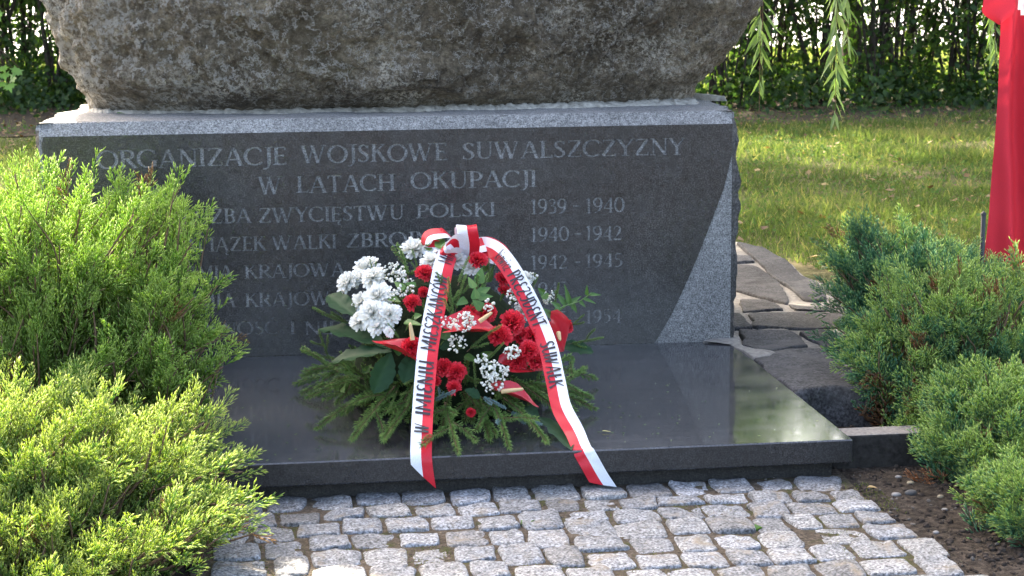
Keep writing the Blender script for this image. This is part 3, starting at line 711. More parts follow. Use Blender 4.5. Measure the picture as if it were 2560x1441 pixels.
# stone chip wedged under the right end, and the mortar round it
def rock_mesh(pts, mat, name, dis=.004, sc=30):
    """a convex chip from corner points, subdivided and roughened"""
    import bmesh
    bm = bmesh.new()
    for p in pts: bm.verts.new(p)
    bmesh.ops.convex_hull(bm, input=bm.verts)
    bmesh.ops.subdivide_edges(bm, edges=list(bm.edges), cuts=3, use_grid_fill=True)
    for v in bm.verts:
        q = np.array([v.co[:]]); v.co += Vector((vnoise(q, sc)[0], vnoise(q + 5, sc)[0], vnoise(q + 9, sc)[0])) * dis
    me = bpy.data.meshes.new(name); bm.to_mesh(me); bm.free(); me.materials.append(mat); return me
c0 = on_z(1700, 250, ZB)
chip = [(c0[0] - .02, c0[1] - .02, ZB - .002), (c0[0] + .035, c0[1] - .02, ZB - .002), (c0[0] + .04, c0[1] + .1, ZB - .002), (c0[0] - .03, c0[1] + .1, ZB - .002),
        (c0[0] + .02, c0[1] + .0, ZB + .055), (c0[0] + .03, c0[1] + .06, ZB + .05), (c0[0] + .0, c0[1] + .03, ZB + .05)]
o = put('stone_wedge', rock_mesh(chip, G_FLAG, 'stone_wedge'), None)
tag(o, 'small dark stone chip wedged under the right end of the boulder', 'stone chip')
r0_ = on_z(1730, 248, ZB); r1_ = on_z(1815, 252, ZB)
lip = [(r0_[0], r0_[1], ZB - .002), (r1_[0], r1_[1] - .02, ZB - .002), (r0_[0], r0_[1] + .09, ZB - .002), (r1_[0] + .02, r1_[1] + .1, ZB - .002), (r0_[0] + .003, r0_[1] + .015, ZB + .02), (r1_[0] - .005, r1_[1], ZB + .014), (r1_[0] + .01, r1_[1] + .08, ZB + .012), (r0_[0], r0_[1] + .08, ZB + .018)]
put('mortar_lip', rock_mesh(lip, BEDMORTAR, 'mortar_lip', .003), base)

# ================================================================== FLAGSTONES, MORTAR and KERB on the right
def zf5(u, v): return (1660 + u / 2.8256, 550 + v / 2.8256)
FLAGS = [
 ('curved outer flagstone bordering the lawn, farthest back beside the base', [(510,150),(700,190),(900,310),(960,385),(1090,440),(1150,560),(1000,560),(890,470),(770,390),(700,320),(640,260)]),
 ('small dark flagstone against the back right corner of the base', [(470,238),(610,255),(640,290),(500,298),(460,296)]),
 ('broad flagstone beside the right edge of the base, below the curved border stone', [(450,308),(640,320),(720,372),(810,445),(880,550),(868,588),(700,540),(540,496),(450,470)]),
 ('low flat flagstone beside thick mortar near the base edge', [(535,560),(720,565),(850,632),(560,640)]),
 ('tiny triangular flagstone between pale mortar joints near the juniper', [(885,592),(1060,600),(1240,640),(920,630)]),
 ('long flagstone with a small white petal lying on it', [(595,656),(1000,648),(1280,655),(1420,750),(1100,757),(655,752)]),
 ('narrow flagstone touching the lower right corner of the base', [(440,655),(535,660),(625,750),(500,752),(440,740)]),
 ('cracked flagstone behind the right corner of the black slab', [(540,772),(900,778),(1015,880),(670,912),(565,880)]),
 ('sunlit flagstone half under the blue green juniper', [(945,785),(1290,775),(1480,790),(1500,960),(1240,960),(1060,850)]),
 ('large front flagstone with a rough dark broken front edge', [(640,962),(770,930),(1010,898),(1110,908),(1310,1052),(1500,1060),(1480,1190),(1170,1175),(925,1210),(800,1110)]),
 ('thin sliver of stone set in mortar at the foot of the base', [(300,828),(440,800),(510,812),(510,845),(330,856)]),
]
def slab_poly(pts, z0, z1, seed, mat, name, grow=-.012):
    P = np.array([on_z(*zf5(*p), z1)[:2] for p in pts])
    c = P.mean(0)
    P = P - (c - P) * grow
    n = 90
    seg = np.linalg.norm(np.roll(P, -1, 0) - P, axis=1); cum = np.concatenate([[0], np.cumsum(seg)])
    s = np.linspace(0, cum[-1], n, endpoint=False); Q = np.concatenate([P, P[:1]])
    O = np.stack([np.interp(s, cum, Q[:, 0]), np.interp(s, cum, Q[:, 1])], axis=1)
    for _ in range(2): O = (np.roll(O, 1, 0) + 2 * O + np.roll(O, -1, 0)) / 4
    off = np.array([seed * 5.3, 0, 0])
    rings = [(1.01, z0), (1.008, z1 - .02), (1.0, z1 - .006), (.985, z1 - .001), (.93, z1), (.8, z1), (.6, z1), (.4, z1), (.2, z1)]
    V = []
    for k, (sc, z) in enumerate(rings):
        R = c + (O - c) * sc
        R3 = np.concatenate([R, np.full((n, 1), z)], axis=1)
        if k < 4: 
            dn = unit(O - c); R3[:, :2] += dn * (.009 * fbm(R3 + off, 16, 4))[:, None]
        if k >= 2: R3[:, 2] += .004 * fbm(R3 + off, 9, 4)
        V.append(R3)
    V = np.concatenate(V + [np.array([[c[0], c[1], z1]])])
    j = np.arange(n); m = (len(rings) - 1) * n
    return mesh_np(name, V, [grid_faces(len(rings), n, True), np.stack([m + j, m + (j + 1) % n, np.full(n, m + n)], axis=1)], mat)
for k, (lab, pts) in enumerate(FLAGS):
    front = 'front flagstone' in lab
    o = put('flagstone', slab_poly(pts, -.02 if front else .05, .1 + RNG.normal(0, .003), k + 1, G_FLAG, 'flagstone', .022))
    tag(o, lab, 'flagstone', 'irregular flagstones beside the monument')
bedp = [(440, 130), (520, 148), (700, 186), (905, 306), (970, 382), (1110, 440), (1500, 560), (1700, 800), (1620, 1090), (1330, 1070), (930, 1160), (640, 955), (500, 850), (440, 860)]
me = slab_poly(bedp, -.03, .088, 40, MORTAR, 'paving_mortar')
tag(put('paving_footing', me), kind='structure')
mo = put('mortar_smear', slab_poly([(250, 862), (330, 846), (480, 800), (535, 820), (545, 880), (640, 930), (770, 925), (800, 950), (640, 975), (480, 880), (455, 852)], .05, .1045, 44, MORTAR, 'mortar_smear'))
tag(mo, 'whitish crumbling mortar smeared along the corner of slab and base', 'mortar')
kp = on_z(2150, 1160, 0.0)
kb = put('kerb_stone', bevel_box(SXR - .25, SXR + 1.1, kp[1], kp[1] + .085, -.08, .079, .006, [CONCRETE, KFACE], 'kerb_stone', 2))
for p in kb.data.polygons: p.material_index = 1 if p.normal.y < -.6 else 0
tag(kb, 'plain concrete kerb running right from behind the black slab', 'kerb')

# ================================================================== JUNIPERS
def spindle(mid=.62):
    """one scaly shoot along +Z, length 1"""
    V = [(0, 0, 0)] + [(.09 * math.cos(k * 2.0944), .09 * math.sin(k * 2.0944), mid) for k in range(3)] + [(0, 0, 1)]
    return np.array(V), np.array([f for k in range(3) for f in ((0, 1 + (k + 1) % 3, 1 + k), (1 + k, 1 + (k + 1) % 3, 4))])
SPV, SPF = spindle()
def spray(seed, n_side=7, fan=.75, length=1.0, flat=.35):
    """a fan of shoots: side shoots branch off an axis and carry shorter shoots of their own"""
    rg = np.random.default_rng(seed); pos = []; dirs = []; ln_ = []; tb = []
    def shoot(p, d, L, t): pos.append(p); dirs.append(d); ln_.append(L); tb.append(t)
    axis = np.array([0, 0, 1.0])
    for k in range(n_side + 1):
        t = .12 + .8 * k / n_side; sd = 1 if k % 2 else -1
        p = np.array([.04 * math.sin(3 * t), .08 * t * t, t * length])
        if k == n_side:
            shoot(p - axis * .16, unit(np.array([rg.normal(0, .1), rg.normal(0, .1), 1])), .34, .25); continue
        az = rg.normal(0, flat); L = (.5 - .28 * t) * rg.uniform(.8, 1.2)
        d = unit(np.array([sd * math.cos(az) * fan, math.sin(az) * fan + .12, .85]))
        m = 3 if L > .3 else 2
        for q in range(m):
            f = .25 + .75 * q / m; pp = p + d * L * f * .75
            s2 = 1 if (q % 2) else -1
            d2 = unit(d + np.array([s2 * .38 * rg.uniform(.5, 1.2), rg.normal(0, .25), .45]))
            shoot(pp, d2, rg.uniform(.2, .29), .12 + .1 * f)
        shoot(p + d * L * .62, unit(d + np.array([0, 0, .35])), rg.uniform(.24, .32), .25)
        shoot(p, d, L * .85, -.05)
    shoot(np.zeros(3), axis, .6, -.12); shoot(np.array([0, 0, .45]), axis, .5, -.08)
    R = frames(np.array(dirs), rg.uniform(0, 6, len(dirs)))
    wd = np.full(len(pos), .235) * rg.uniform(.8, 1.2, len(pos)); sc = np.stack([wd, wd, np.array(ln_)], axis=1)
    bt = np.array([-.12, .0, .0, .0, .16])
    V, Fc, T = scatter(SPV, SPF, np.array(pos), R, sc, bt, np.array(tb) + .0)
    V0, F0, T0 = V, Fc, (np.repeat(np.array(tb), 5).reshape(-1, 5) + bt[None]).ravel()
    return V0, F0, T0
SPRAYS = [spray(100 + k, 6 + k % 3) for k in range(5)]
def ell_points(els, n, rg, low=-.25):
    """points on the outside of a union of ellipsoids (c, r)"""
    ar = np.array([e[1][0] * e[1][2] + e[1][0] * e[1][1] for e in els]); out = []; nor = []
    while len(out) < n:
        k = rg.choice(len(els), p=ar / ar.sum()); c, r = np.array(els[k][0]), np.array(els[k][1])
        d = unit(rg.normal(size=3))
        if d[2] < low: continue
        p = c + d * r
        if p[2] < .03: continue
        if any(j != k and np.sum(((p - np.array(e[0])) / np.array(e[1])) ** 2) < .72 for j, e in enumerate(els)): continue
        out.append(p); nor.append(unit(d / r))
    return np.array(out), np.array(nor)
def juniper(name, els, root, n_plume, label, mat, base_t, spr=.085, seed=1, per=13, dead=.02, lean=(0, 0, 0), young=0.0):
    rg = np.random.default_rng(seed); root = np.array(root, float)
    T, Nn = ell_points(els, n_plume, rg)
    C_, _ = ell_points(els, max(10, n_plume // 9), rg, -.1)             # plumes gather into tufts with gaps between
    ci = np.argmin(np.linalg.norm(T[:, None] - C_[None], axis=2), axis=1)
    T = T + .38 * (C_[ci] - T)
    reach = np.where(rg.random(len(T)) < .16, rg.uniform(1.0, 1.09, len(T)), rg.uniform(.85, 1.02, len(T)))
    T = root + (T - root) * reach[:, None]; T[:, 2] += 0; T[:, 2] = np.maximum(T[:, 2], .03)
    o = empty(name, tuple(root), label, 'juniper', 'junipers flanking the monument')
    acc = {k: ([], [], [], []) for k in range(len(SPRAYS))}
    bm_ = MB()
    for p, n in zip(T, Nn):
        L = np.linalg.norm(p - root)
        st = root + np.array([rg.normal(0, .06), rg.normal(0, .06), .0]) 
        mid = st * .45 + p * .55 + np.array([0, 0, -.12 * L]) + rg.normal(0, .03, 3)
        out = unit(n * .55 + unit(p - root) * .75 + np.array([0, 0, .26]) + np.array(lean) + rg.normal(0, .24, 3))
        q2 = p - out * L * .25
        path = smooth_path(np.array([st, mid, q2, p]), 14)
        if rg.random() < .8: tube(bm_, path[2:], np.linspace(.0055, .0012, 12) * (1 + .6 * rg.random()), 4, 0, .5)
        fol = min(.34, .75 * L)
        cum = np.concatenate([[0], np.cumsum(np.linalg.norm(np.diff(path, axis=0), axis=1))]); tot = cum[-1]
        pt = rg.normal(0, .07); isdead = rg.random() < dead; isy = rg.random() < .16
        for k in range(per):
            f = k / (per - 1); s = tot - fol * (1 - f)
            b = np.array([np.interp(s, cum, path[:, i]) for i in range(3)])
            b2 = np.array([np.interp(s + .01, cum, path[:, i]) for i in range(3)]); tg = unit(b2 - b) if f < .97 else out
            sd = unit(np.cross(tg, np.array([0, 0, 1.0]))); up = np.cross(sd, tg)
            ang = (1 if k % 2 else -1) * rg.uniform(.35, 1.0) + rg.normal(0, .15)
            d = unit(tg * .75 + sd * math.sin(ang) * (1 - .75 * f) * .95 + up * abs(math.cos(ang)) * .42 + np.array([0, 0, .14]))
            if f > .95: d = unit(out + rg.normal(0, .06, 3))
            kk = rg.integers(len(SPRAYS)); a = acc[kk]
            a[0].append(b); a[1].append(d); a[2].append(spr * rg.uniform(.6, 1.35) * (1.1 - .3 * f))
            a[3].append(9.0 if isdead else base_t + pt + .24 * (f - .5) + (.12 if isy else 0) + young * max(0, n[2]) + rg.normal(0, .05))  # the young term yellows upward plumes, sunlit tops put into the colour
    Vs, Fs, Ts, off = [], [], [], 0
    for k, (b, d, s, t) in acc.items():
        if not b: continue
        bV, bF, bT = SPRAYS[k]
        V, Fc, Tt = scatter(bV, bF, np.array(b), frames(np.array(d), rg.uniform(0, 6.28, len(b))), np.array(s), bT, np.array(t))
        dd = np.repeat(np.array(t) > 5, len(bV))
        Tt = np.where(dd, 1.0, np.clip(Tt, 0, .9))
        Vs.append(V); Fs.append(Fc + off); Ts.append(Tt); off += len(V)
    put('foliage', mesh_np('foliage', np.concatenate(Vs), np.concatenate(Fs), mat, None, np.concatenate(Ts), True), o)
    for k in range(5):                                                  # main stems
        tgt = T[rg.integers(len(T))]; st = root + rg.normal(0, .03, 3) * np.array([1, 1, 0])
        pth = smooth_path(np.array([st + np.array([0, 0, -.02]), st * .6 + tgt * .4 + np.array([0, 0, -.04]), st * .25 + tgt * .75]), 12)
        tube(bm_, pth, np.linspace(.013, .006, 12), 6)
    put('branches', bm_.mesh('branches', [TWIGM]), o)
    return o
def E_(px, py, Y, rx, rz, ry):
    """ellipsoid seen at a photo point at depth Y, radii in photo pixels (across, up) and metres (deep)"""
    c = on_y(px, py, Y); k = Y / F * 1.0
    return (tuple(c), (rx * k, ry, rz * k))
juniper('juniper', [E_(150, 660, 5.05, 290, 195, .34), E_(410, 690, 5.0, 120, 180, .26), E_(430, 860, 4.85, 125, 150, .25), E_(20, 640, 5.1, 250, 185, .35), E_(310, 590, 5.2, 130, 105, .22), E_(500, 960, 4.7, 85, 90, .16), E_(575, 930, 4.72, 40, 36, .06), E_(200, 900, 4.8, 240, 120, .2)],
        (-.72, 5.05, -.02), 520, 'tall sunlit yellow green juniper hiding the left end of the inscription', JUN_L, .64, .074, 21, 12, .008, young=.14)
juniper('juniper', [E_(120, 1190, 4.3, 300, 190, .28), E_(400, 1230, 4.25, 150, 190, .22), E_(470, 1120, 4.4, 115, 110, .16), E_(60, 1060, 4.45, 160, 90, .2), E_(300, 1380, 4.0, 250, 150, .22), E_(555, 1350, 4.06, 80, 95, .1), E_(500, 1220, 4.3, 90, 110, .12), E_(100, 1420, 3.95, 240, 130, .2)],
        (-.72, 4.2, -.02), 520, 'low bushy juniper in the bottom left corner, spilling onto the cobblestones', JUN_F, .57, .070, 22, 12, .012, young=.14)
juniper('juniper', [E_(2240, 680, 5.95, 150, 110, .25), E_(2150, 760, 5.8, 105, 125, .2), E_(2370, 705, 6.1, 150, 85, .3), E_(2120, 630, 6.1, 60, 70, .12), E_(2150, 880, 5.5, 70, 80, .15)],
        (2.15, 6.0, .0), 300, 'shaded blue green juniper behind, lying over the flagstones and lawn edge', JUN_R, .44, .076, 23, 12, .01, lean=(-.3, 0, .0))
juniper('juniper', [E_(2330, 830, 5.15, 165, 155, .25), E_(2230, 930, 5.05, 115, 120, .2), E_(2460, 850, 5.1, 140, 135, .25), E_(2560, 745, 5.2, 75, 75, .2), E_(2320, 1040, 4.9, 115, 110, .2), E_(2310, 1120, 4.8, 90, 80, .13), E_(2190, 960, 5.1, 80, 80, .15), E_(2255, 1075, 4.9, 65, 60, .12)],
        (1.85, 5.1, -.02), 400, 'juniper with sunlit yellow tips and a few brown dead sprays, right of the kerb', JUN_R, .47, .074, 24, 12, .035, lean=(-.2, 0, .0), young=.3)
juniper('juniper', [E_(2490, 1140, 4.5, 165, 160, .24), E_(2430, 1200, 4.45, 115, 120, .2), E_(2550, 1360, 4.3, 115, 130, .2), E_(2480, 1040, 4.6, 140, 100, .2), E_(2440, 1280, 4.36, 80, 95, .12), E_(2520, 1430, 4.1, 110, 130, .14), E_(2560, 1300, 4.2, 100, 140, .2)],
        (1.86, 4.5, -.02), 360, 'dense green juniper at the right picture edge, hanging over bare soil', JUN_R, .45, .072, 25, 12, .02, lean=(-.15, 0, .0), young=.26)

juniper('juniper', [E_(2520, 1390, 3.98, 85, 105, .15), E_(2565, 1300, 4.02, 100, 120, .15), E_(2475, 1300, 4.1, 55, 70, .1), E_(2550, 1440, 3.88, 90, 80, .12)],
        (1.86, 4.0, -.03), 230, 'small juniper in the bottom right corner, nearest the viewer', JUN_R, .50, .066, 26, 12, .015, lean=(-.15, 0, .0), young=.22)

# ================================================================== LAWN: grass, clover leaves, fallen leaves
def in_view(P, mx=160, my=160):
    v = P - CAM; d = v @ FW
    return (d > .1) & (np.abs(v @ RT) * F / d < 1280 + mx) & (np.abs(v @ UP) * F / d < 720 + my)
def blade():
    V = np.array([(-.5, 0, 0), (.5, 0, 0), (-.4, .12, .5), (.4, .12, .5), (0, .42, 1.0)]); Fc = np.array([(0, 1, 3), (0, 3, 2), (2, 3, 4)])
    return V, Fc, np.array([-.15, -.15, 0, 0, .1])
def field(n, x0, x1, y0, y1, seed, keep):
    rg = np.random.default_rng(seed); y = y0 + (y1 - y0) * rg.random(n) ** 1.25
    P = np.stack([x0 + (x1 - x0) * rg.random(n), y, np.full(n, -.022)], axis=1)
    return P[keep(P) & in_view(P)], rg
def outer_edge(P):
    """true where lawn grows: clear of the monument, the paving and the strip under the hedge"""
    px = 1.60 + np.interp(P[:, 1], [5, 6.2, 7.0, 7.6, 8.2, 8.7, 8.9], [1.6, 1.35, 1.1, .9, .72, .48, .2]); px = np.where(P[:, 1] > 8.75, -9, px)
    right = P[:, 0] > px
    left = (P[:, 0] < -.85) & (P[:, 1] > 5.6)
    return (right | left | (P[:, 1] > 8.75)) & (P[:, 1] > 5.4)
def lawn_keep(P):
    hedge = 15.4 + .7 * fbm(P, .8, 3)
    dens = np.clip(.62 + .5 * fbm(P + 50, 1.1, 4), .1, 1) * np.clip((hedge - P[:, 1]) / 1.6 + .35, .03, 1)
    return outer_edge(P) & (np.random.default_rng(5).random(len(P)) < dens)
P, rg = field(560000, -4.5, 8.5, 6.0, 17.5, 31, lawn_keep)
bV, bF, bT = blade()
far = np.clip(P[:, 1] / 11, .7, 1.5)
hgt = rg.uniform(.025, .085, len(P)) * np.clip(1 + .5 * fbm(P, 1.7, 3), .5, 1.7); wd = rg.uniform(.004, .008, len(P)) * far
lean = np.stack([rg.normal(0, .55, len(P)), rg.normal(0, .55, len(P)), np.ones(len(P))], axis=1)
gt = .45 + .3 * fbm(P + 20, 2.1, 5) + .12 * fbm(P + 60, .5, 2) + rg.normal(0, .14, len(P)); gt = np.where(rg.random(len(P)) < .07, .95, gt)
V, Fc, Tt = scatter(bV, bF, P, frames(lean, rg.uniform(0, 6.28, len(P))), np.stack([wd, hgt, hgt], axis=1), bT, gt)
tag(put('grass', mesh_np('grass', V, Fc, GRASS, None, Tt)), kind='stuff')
def leaf_quad(): return np.array([(0, 0, 0), (-.38, .45, .10), (.38, .45, .10), (0, 1.0, .02), (0, .5, 0)]), np.array([(0, 4, 1), (0, 2, 4), (1, 4, 3), (4, 2, 3)])
lV, lF = leaf_quad()
P, rg = field(90000, -4.5, 8.5, 6.0, 17, 32, lambda P: outer_edge(P) & (fbm(P + 80, 1.5, 3) + .9 * np.random.default_rng(8).random(len(P)) > .62))
s = rg.uniform(.012, .032, len(P)); P[:, 2] += rg.uniform(.005, .04, len(P))
V, Fc, Tt = scatter(lV, lF, P, frames(np.stack([rg.normal(0, .5, len(P)), rg.normal(-.25, .5, len(P)), np.ones(len(P))], axis=1), rg.uniform(0, 6.28, len(P))), s, np.zeros(5), .45 + rg.normal(0, .2, len(P)))
tag(put('clover_leaves', mesh_np('clover_leaves', V, Fc, CLOVER, None, Tt)), kind='stuff')
P, rg = field(9000, -4.5, 8.5, 6.2, 19, 33, lambda P: outer_edge(P) & (np.random.default_rng(9).random(len(P)) < np.where(P[:, 1] > 14.5, 1, .22)))
s = rg.uniform(.022, .06, len(P)); P[:, 2] += rg.uniform(.012, .045, len(P))
V, Fc, Tt = scatter(lV, lF, P, frames(np.stack([rg.normal(0, .35, len(P)), rg.normal(-.1, .35, len(P)), np.ones(len(P))], axis=1), rg.uniform(0, 6.28, len(P))), s, np.zeros(5), rg.uniform(.1, 1, len(P)))
tag(put('fallen_leaves', mesh_np('fallen_leaves', V, Fc, DEAD, None, Tt)), kind='stuff')
# sunlit grass beyond the hedge
rg = np.random.default_rng(34); n = 60000
P = np.stack([rg.uniform(-6, 14, n), rg.uniform(20, 30, n), np.full(n, -.022)], axis=1); P = P[in_view(P)]
h = rg.uniform(.06, .12, len(P))
V, Fc, Tt = scatter(bV, bF, P, frames(np.stack([rg.normal(0, .4, len(P)), rg.normal(0, .4, len(P)), np.ones(len(P))], axis=1), rg.uniform(0, 6, len(P))), np.stack([h * .3, h, h], axis=1), bT, .62 + rg.normal(0, .12, len(P)))
tag(put('far_grass', mesh_np('far_grass', V, Fc, GRASS, None, Tt)), kind='stuff')

# ================================================================== HEDGE of many-stemmed shrubs
def crown_cards(n, cen, rad, rg, size, low=0.0, shell=.35):
    d = unit(rg.normal(size=(n, 3))); r = shell + (1 - shell) * rg.random(n) ** .5
    P = np.array(cen) + d * r[:, None] * np.array(rad); P = P[P[:, 2] > low]; m = len(P)
    D = np.stack([rg.normal(0, 1, m), rg.normal(0, 1, m), rg.normal(-.2, .7, m)], axis=1)
    s = rg.uniform(size * .6, size * 1.3, m)
    return P, frames(D, rg.uniform(0, 6.28, m)), s
def hedge_shrub(x, y, seed, label, nst=13, height=4.2, leaves=1500):
    rg = np.random.default_rng(seed)
    o = empty('hedge_shrub', (x, y, -.02), label, 'hedge shrub', 'shrubs of the dark hedge')
    mb = MB()
    for k in range(nst):
        bx = np.array([x + rg.normal(0, .06), y + rg.normal(0, .08), -.03]); tp = bx + np.array([rg.normal(0, .42), rg.normal(0, .2), height * rg.uniform(.75, 1)])
        md = (bx * .5 + tp * .5) + rg.normal(0, .05, 3); r0 = rg.choice([.008, .012, .017, .024])
        tube(mb, smooth_path(np.array([bx, md, tp]), 10), np.linspace(r0, r0 * .45, 10), 5)
        for q in range(3):
            f = rg.uniform(.12, .8); b = bx * (1 - f) + tp * f; e = b + np.array([rg.normal(0, .2), rg.normal(0, .15), rg.uniform(.1, .35)])
            tube(mb, [b, (b + e) / 2 + rg.normal(0, .02, 3), e], [.006, .005, .003], 4)
    put('stems', mb.mesh('stems', [BARK]), o)
    Ps = []; n = leaves
    P = np.stack([x + rg.normal(0, .26, n), y + rg.normal(0, .26, n), height * rg.random(n) ** .9], axis=1)
    # clumps: keep leaves where a noise is high, thinner at eye level so the light comes through
    keep = fbm(P, 3.2, 3) + rg.normal(0, .22, n) > np.interp(P[:, 2], [0, .2, .35, .9, 1.5], [-.6, -.4, -.02, -.06, -.4]); P = P[keep]; m = len(P)
    D = np.stack([rg.normal(0, 1, m), rg.normal(-.3, 1, m), rg.normal(-.35, .6, m)], axis=1)
    V, Fc, Tt = scatter(lV, lF, P, frames(D, rg.uniform(0, 6.28, m)), rg.uniform(.04, .085, m), np.zeros(5), .45 + rg.normal(0, .18, m))
    put('foliage', mesh_np('foliage', V, Fc, HEDGE, None, Tt), o)
    return o
hx = list(np.arange(-4.6, -.9, .40)); 
for k, x in enumerate(hx):
    hedge_shrub(x, 20.0 + RNG.normal(0, .25), 300 + k, f'dark hedge shrub left of the boulder, {ORD[len(hx)-1-k]} one from the boulder', 16, leaves=7500)
hm = list(np.arange(-.6, 4.0, .62))
for k, x in enumerate(hm):
    hedge_shrub(x, 19 + RNG.normal(0, .25), 340 + k, f'hedge shrub standing directly behind the boulder, {ORD[k]} in from its left side', 8, leaves=2600)
hr = list(np.arange(4.35, 9.6, .36))
for k, x in enumerate(hr):
    hedge_shrub(x, 17.9 + RNG.normal(0, .3), 380 + k, f'many-stemmed hedge shrub right of the boulder, {ORD[k]} one from the boulder', 15, 3.45, leaves=5000)
# low undergrowth at the hedge's foot
rg = np.random.default_rng(61); n = 26000
P = np.stack([rg.uniform(-6, 10.5, n), rg.normal(17.6, .6, n), rg.random(n) ** 1.6 * .36 - .02], axis=1); P[P[:, 0] < 1.5, 1] += 1.9
P = P[fbm(P, 1.6, 3) + rg.normal(0, .15, n) > -.05]; m = len(P)
V, Fc, Tt = scatter(lV, lF, P, frames(np.stack([rg.normal(0, .8, m), rg.normal(-.3, .7, m), np.full(m, .6)], axis=1), rg.uniform(0, 6, m)), rg.uniform(.04, .085, m), np.zeros(5), .4 + rg.normal(0, .17, m))
tag(put('undergrowth', mesh_np('undergrowth', V, Fc, HEDGE, None, Tt)), kind='stuff')
# maple sapling on the left
def maple_leaf():
    a = [(0, 0), (.16, .10), (.5, -.02), (.36, .2), (.62, .42), (.36, .44), (.34, .6), (.16, .56), (0, 1.0), (-.16, .56), (-.34, .6), (-.36, .44), (-.62, .42), (-.36, .2), (-.5, -.02), (-.16, .10)]
    V = np.array([(x, y, .08 * abs(x) - .1 * y * y) for x, y in a] + [(0, .35, 0)]); n = len(a)
    return V, np.array([(k, (k + 1) % n, n) for k in range(n)])
mV, mF = maple_leaf(); rg = np.random.default_rng(62)
mx = on_y(25, 180, 9.0)
sap = empty('maple_sapling', (mx[0] - .12, 9.0, -.02), 'young maple sapling with lobed green leaves at the left picture edge', 'sapling')
mb = MB(); tube(mb, smooth_path(np.array([[mx[0] - .12, 9.0, -.03], [mx[0] - .1, 9.0, .5], [mx[0] - .06, 9.02, 1.25]]), 12), np.linspace(.009, .004, 12), 5); 
lp = []; ld = []
for k in range(20):
    z = rg.uniform(.55, 1.35); b = np.array([mx[0] - .1, 9.0, z - .05]); e = np.array([mx[0] + rg.normal(-.2, .10), 9.0 + rg.normal(0, .12), z])
    if k < 5: e = np.array([mx[0] + [.05, .03, -.02, -.03, .0][k] , 8.95, mx[2] + [.02, -.015, .0, .03, -.05][k]])
    tube(mb, [b, (b + e) / 2 + np.array([0, 0, .02]), e], .002, 4); lp.append(e); ld.append([rg.normal(0, .35), -.75, .55])
put('stem', mb.mesh('stem', [BARK]), sap); m = len(lp)
V, Fc, Tt = scatter(mV, mF, np.array(lp), np.einsum('nij,jk->nik', frames(np.array(ld), rg.uniform(2.2, 4.0, m)), np.eye(3)), rg.uniform(.042, .068, m), np.zeros(17), .55 + rg.normal(0, .15, m))
put('foliage', mesh_np('foliage', V, Fc, LEAF_G, None, Tt), sap)

# ================================================================== TREES beyond the hedge, plus one added on the lawn (they cast the dappled shade and stand in the slab's reflection)
def tree(x, y, h, crown, label, seed, leaves=9000, mat=TREELEAF, size=.12, tr=.14):
    rg = np.random.default_rng(seed)
    o = empty('tree', (x, y, -.03), label, 'tree', 'trees beyond the hedge')
    mb = MB(); tp = np.array([x + rg.normal(0, .3), y, h * .8])
    tube(mb, smooth_path(np.array([[x, y, -.05], [x + .05, y, h * .3], tp]), 12), np.linspace(tr, tr * .3, 12), 8)
    Vs, Fs, Ts, off = [], [], [], 0
    for k, (cx, cy, cz, rx, rz) in enumerate(crown):
        c = np.array([x + cx, y + cy, cz]); b = np.array([x, y, max(h * .25, cz - rz - .6)])
        tube(mb, smooth_path(np.array([b, (b + c) / 2 + rg.normal(0, .15, 3), c]), 8), np.linspace(tr * .5, tr * .15, 8), 5)
        P, R, s = crown_cards(int(leaves * 1.7) // len(crown), c, (rx, rx, rz), rg, size)
        kp_ = fbm(P, .8, 2) + rg.normal(0, .05, len(P)) > -.12; P, R, s = P[kp_], R[kp_], s[kp_]
        V, Fc, Tt = scatter(lV, lF, P, R, s, np.zeros(5), .5 + rg.normal(0, .18, len(P)))
        Vs.append(V); Fs.append(Fc + off); Ts.append(Tt); off += len(V)
    put('trunk', mb.mesh('trunk', [BARK]), o)
    put('crown', mesh_np('crown', np.concatenate(Vs), np.concatenate(Fs), mat, None, np.concatenate(Ts)), o)
    return o
tree(1.7, 20.2, 10, [(0, 0, 3.9, 1.5, .9), (-1.3, .3, 4.5, 1.1, .7), (1.4, -.2, 4.4, 1.3, .8), (.2, .4, 8.1, 1.7, 1.0), (.9, 0, 9.4, 1.4, 1.0), (-1.0, 0, 9.0, 1.3, 1.0)], 'leafy tree rising behind the right half of the boulder', 401, 14000)
tree(.7, 14.2, 8, [(0, 0, 3.6, 1.5, 1.0), (-1.2, .2, 4.6, 1.3, 1.0), (1.2, .3, 4.6, 1.4, 1.0), (0, 0, 6.0, 1.5, 1.1), (-1.3, .5, 6.4, 1.2, .9), (2.2, .2, 4.9, 1.1, .8)], 'leafy lawn tree added out of sight behind the boulder to shade the grass', 407, 9000, tr=.12)  # unseen tree, added to throw shade on the near lawn
tree(-5.2, 20.6, 8, [(0, 0, 4.2, 1.5, 1.1), (1.0, 0, 5.2, 1.5, 1.2), (-1.0, 0, 5.6, 1.2, 1.0)], 'leafy tree beyond the hedge at the far left', 408, 7000)
tree(-1.4, 20.8, 10, [(0, 0, 4.3, 1.5, .9), (-1.2, 0, 5.0, 1.4, .8), (1.3, .2, 4.7, 1.1, .6), (0, 0, 8.2, 1.5, 1.0), (1.2, 0, 9.3, 1.2, .9)], 'leafy tree rising behind the left half of the boulder', 405, 11000)
tree(4.4, 20.6, 9, [(0, 0, 4.2, 1.4, .9), (-1.0, 0, 4.7, 1.2, .7), (1.0, .2, 8.0, 1.3, 1.0), (0, 0, 9.0, 1.4, 1.0)], 'leafy tree beyond the hedge just right of the boulder', 406, 9000)
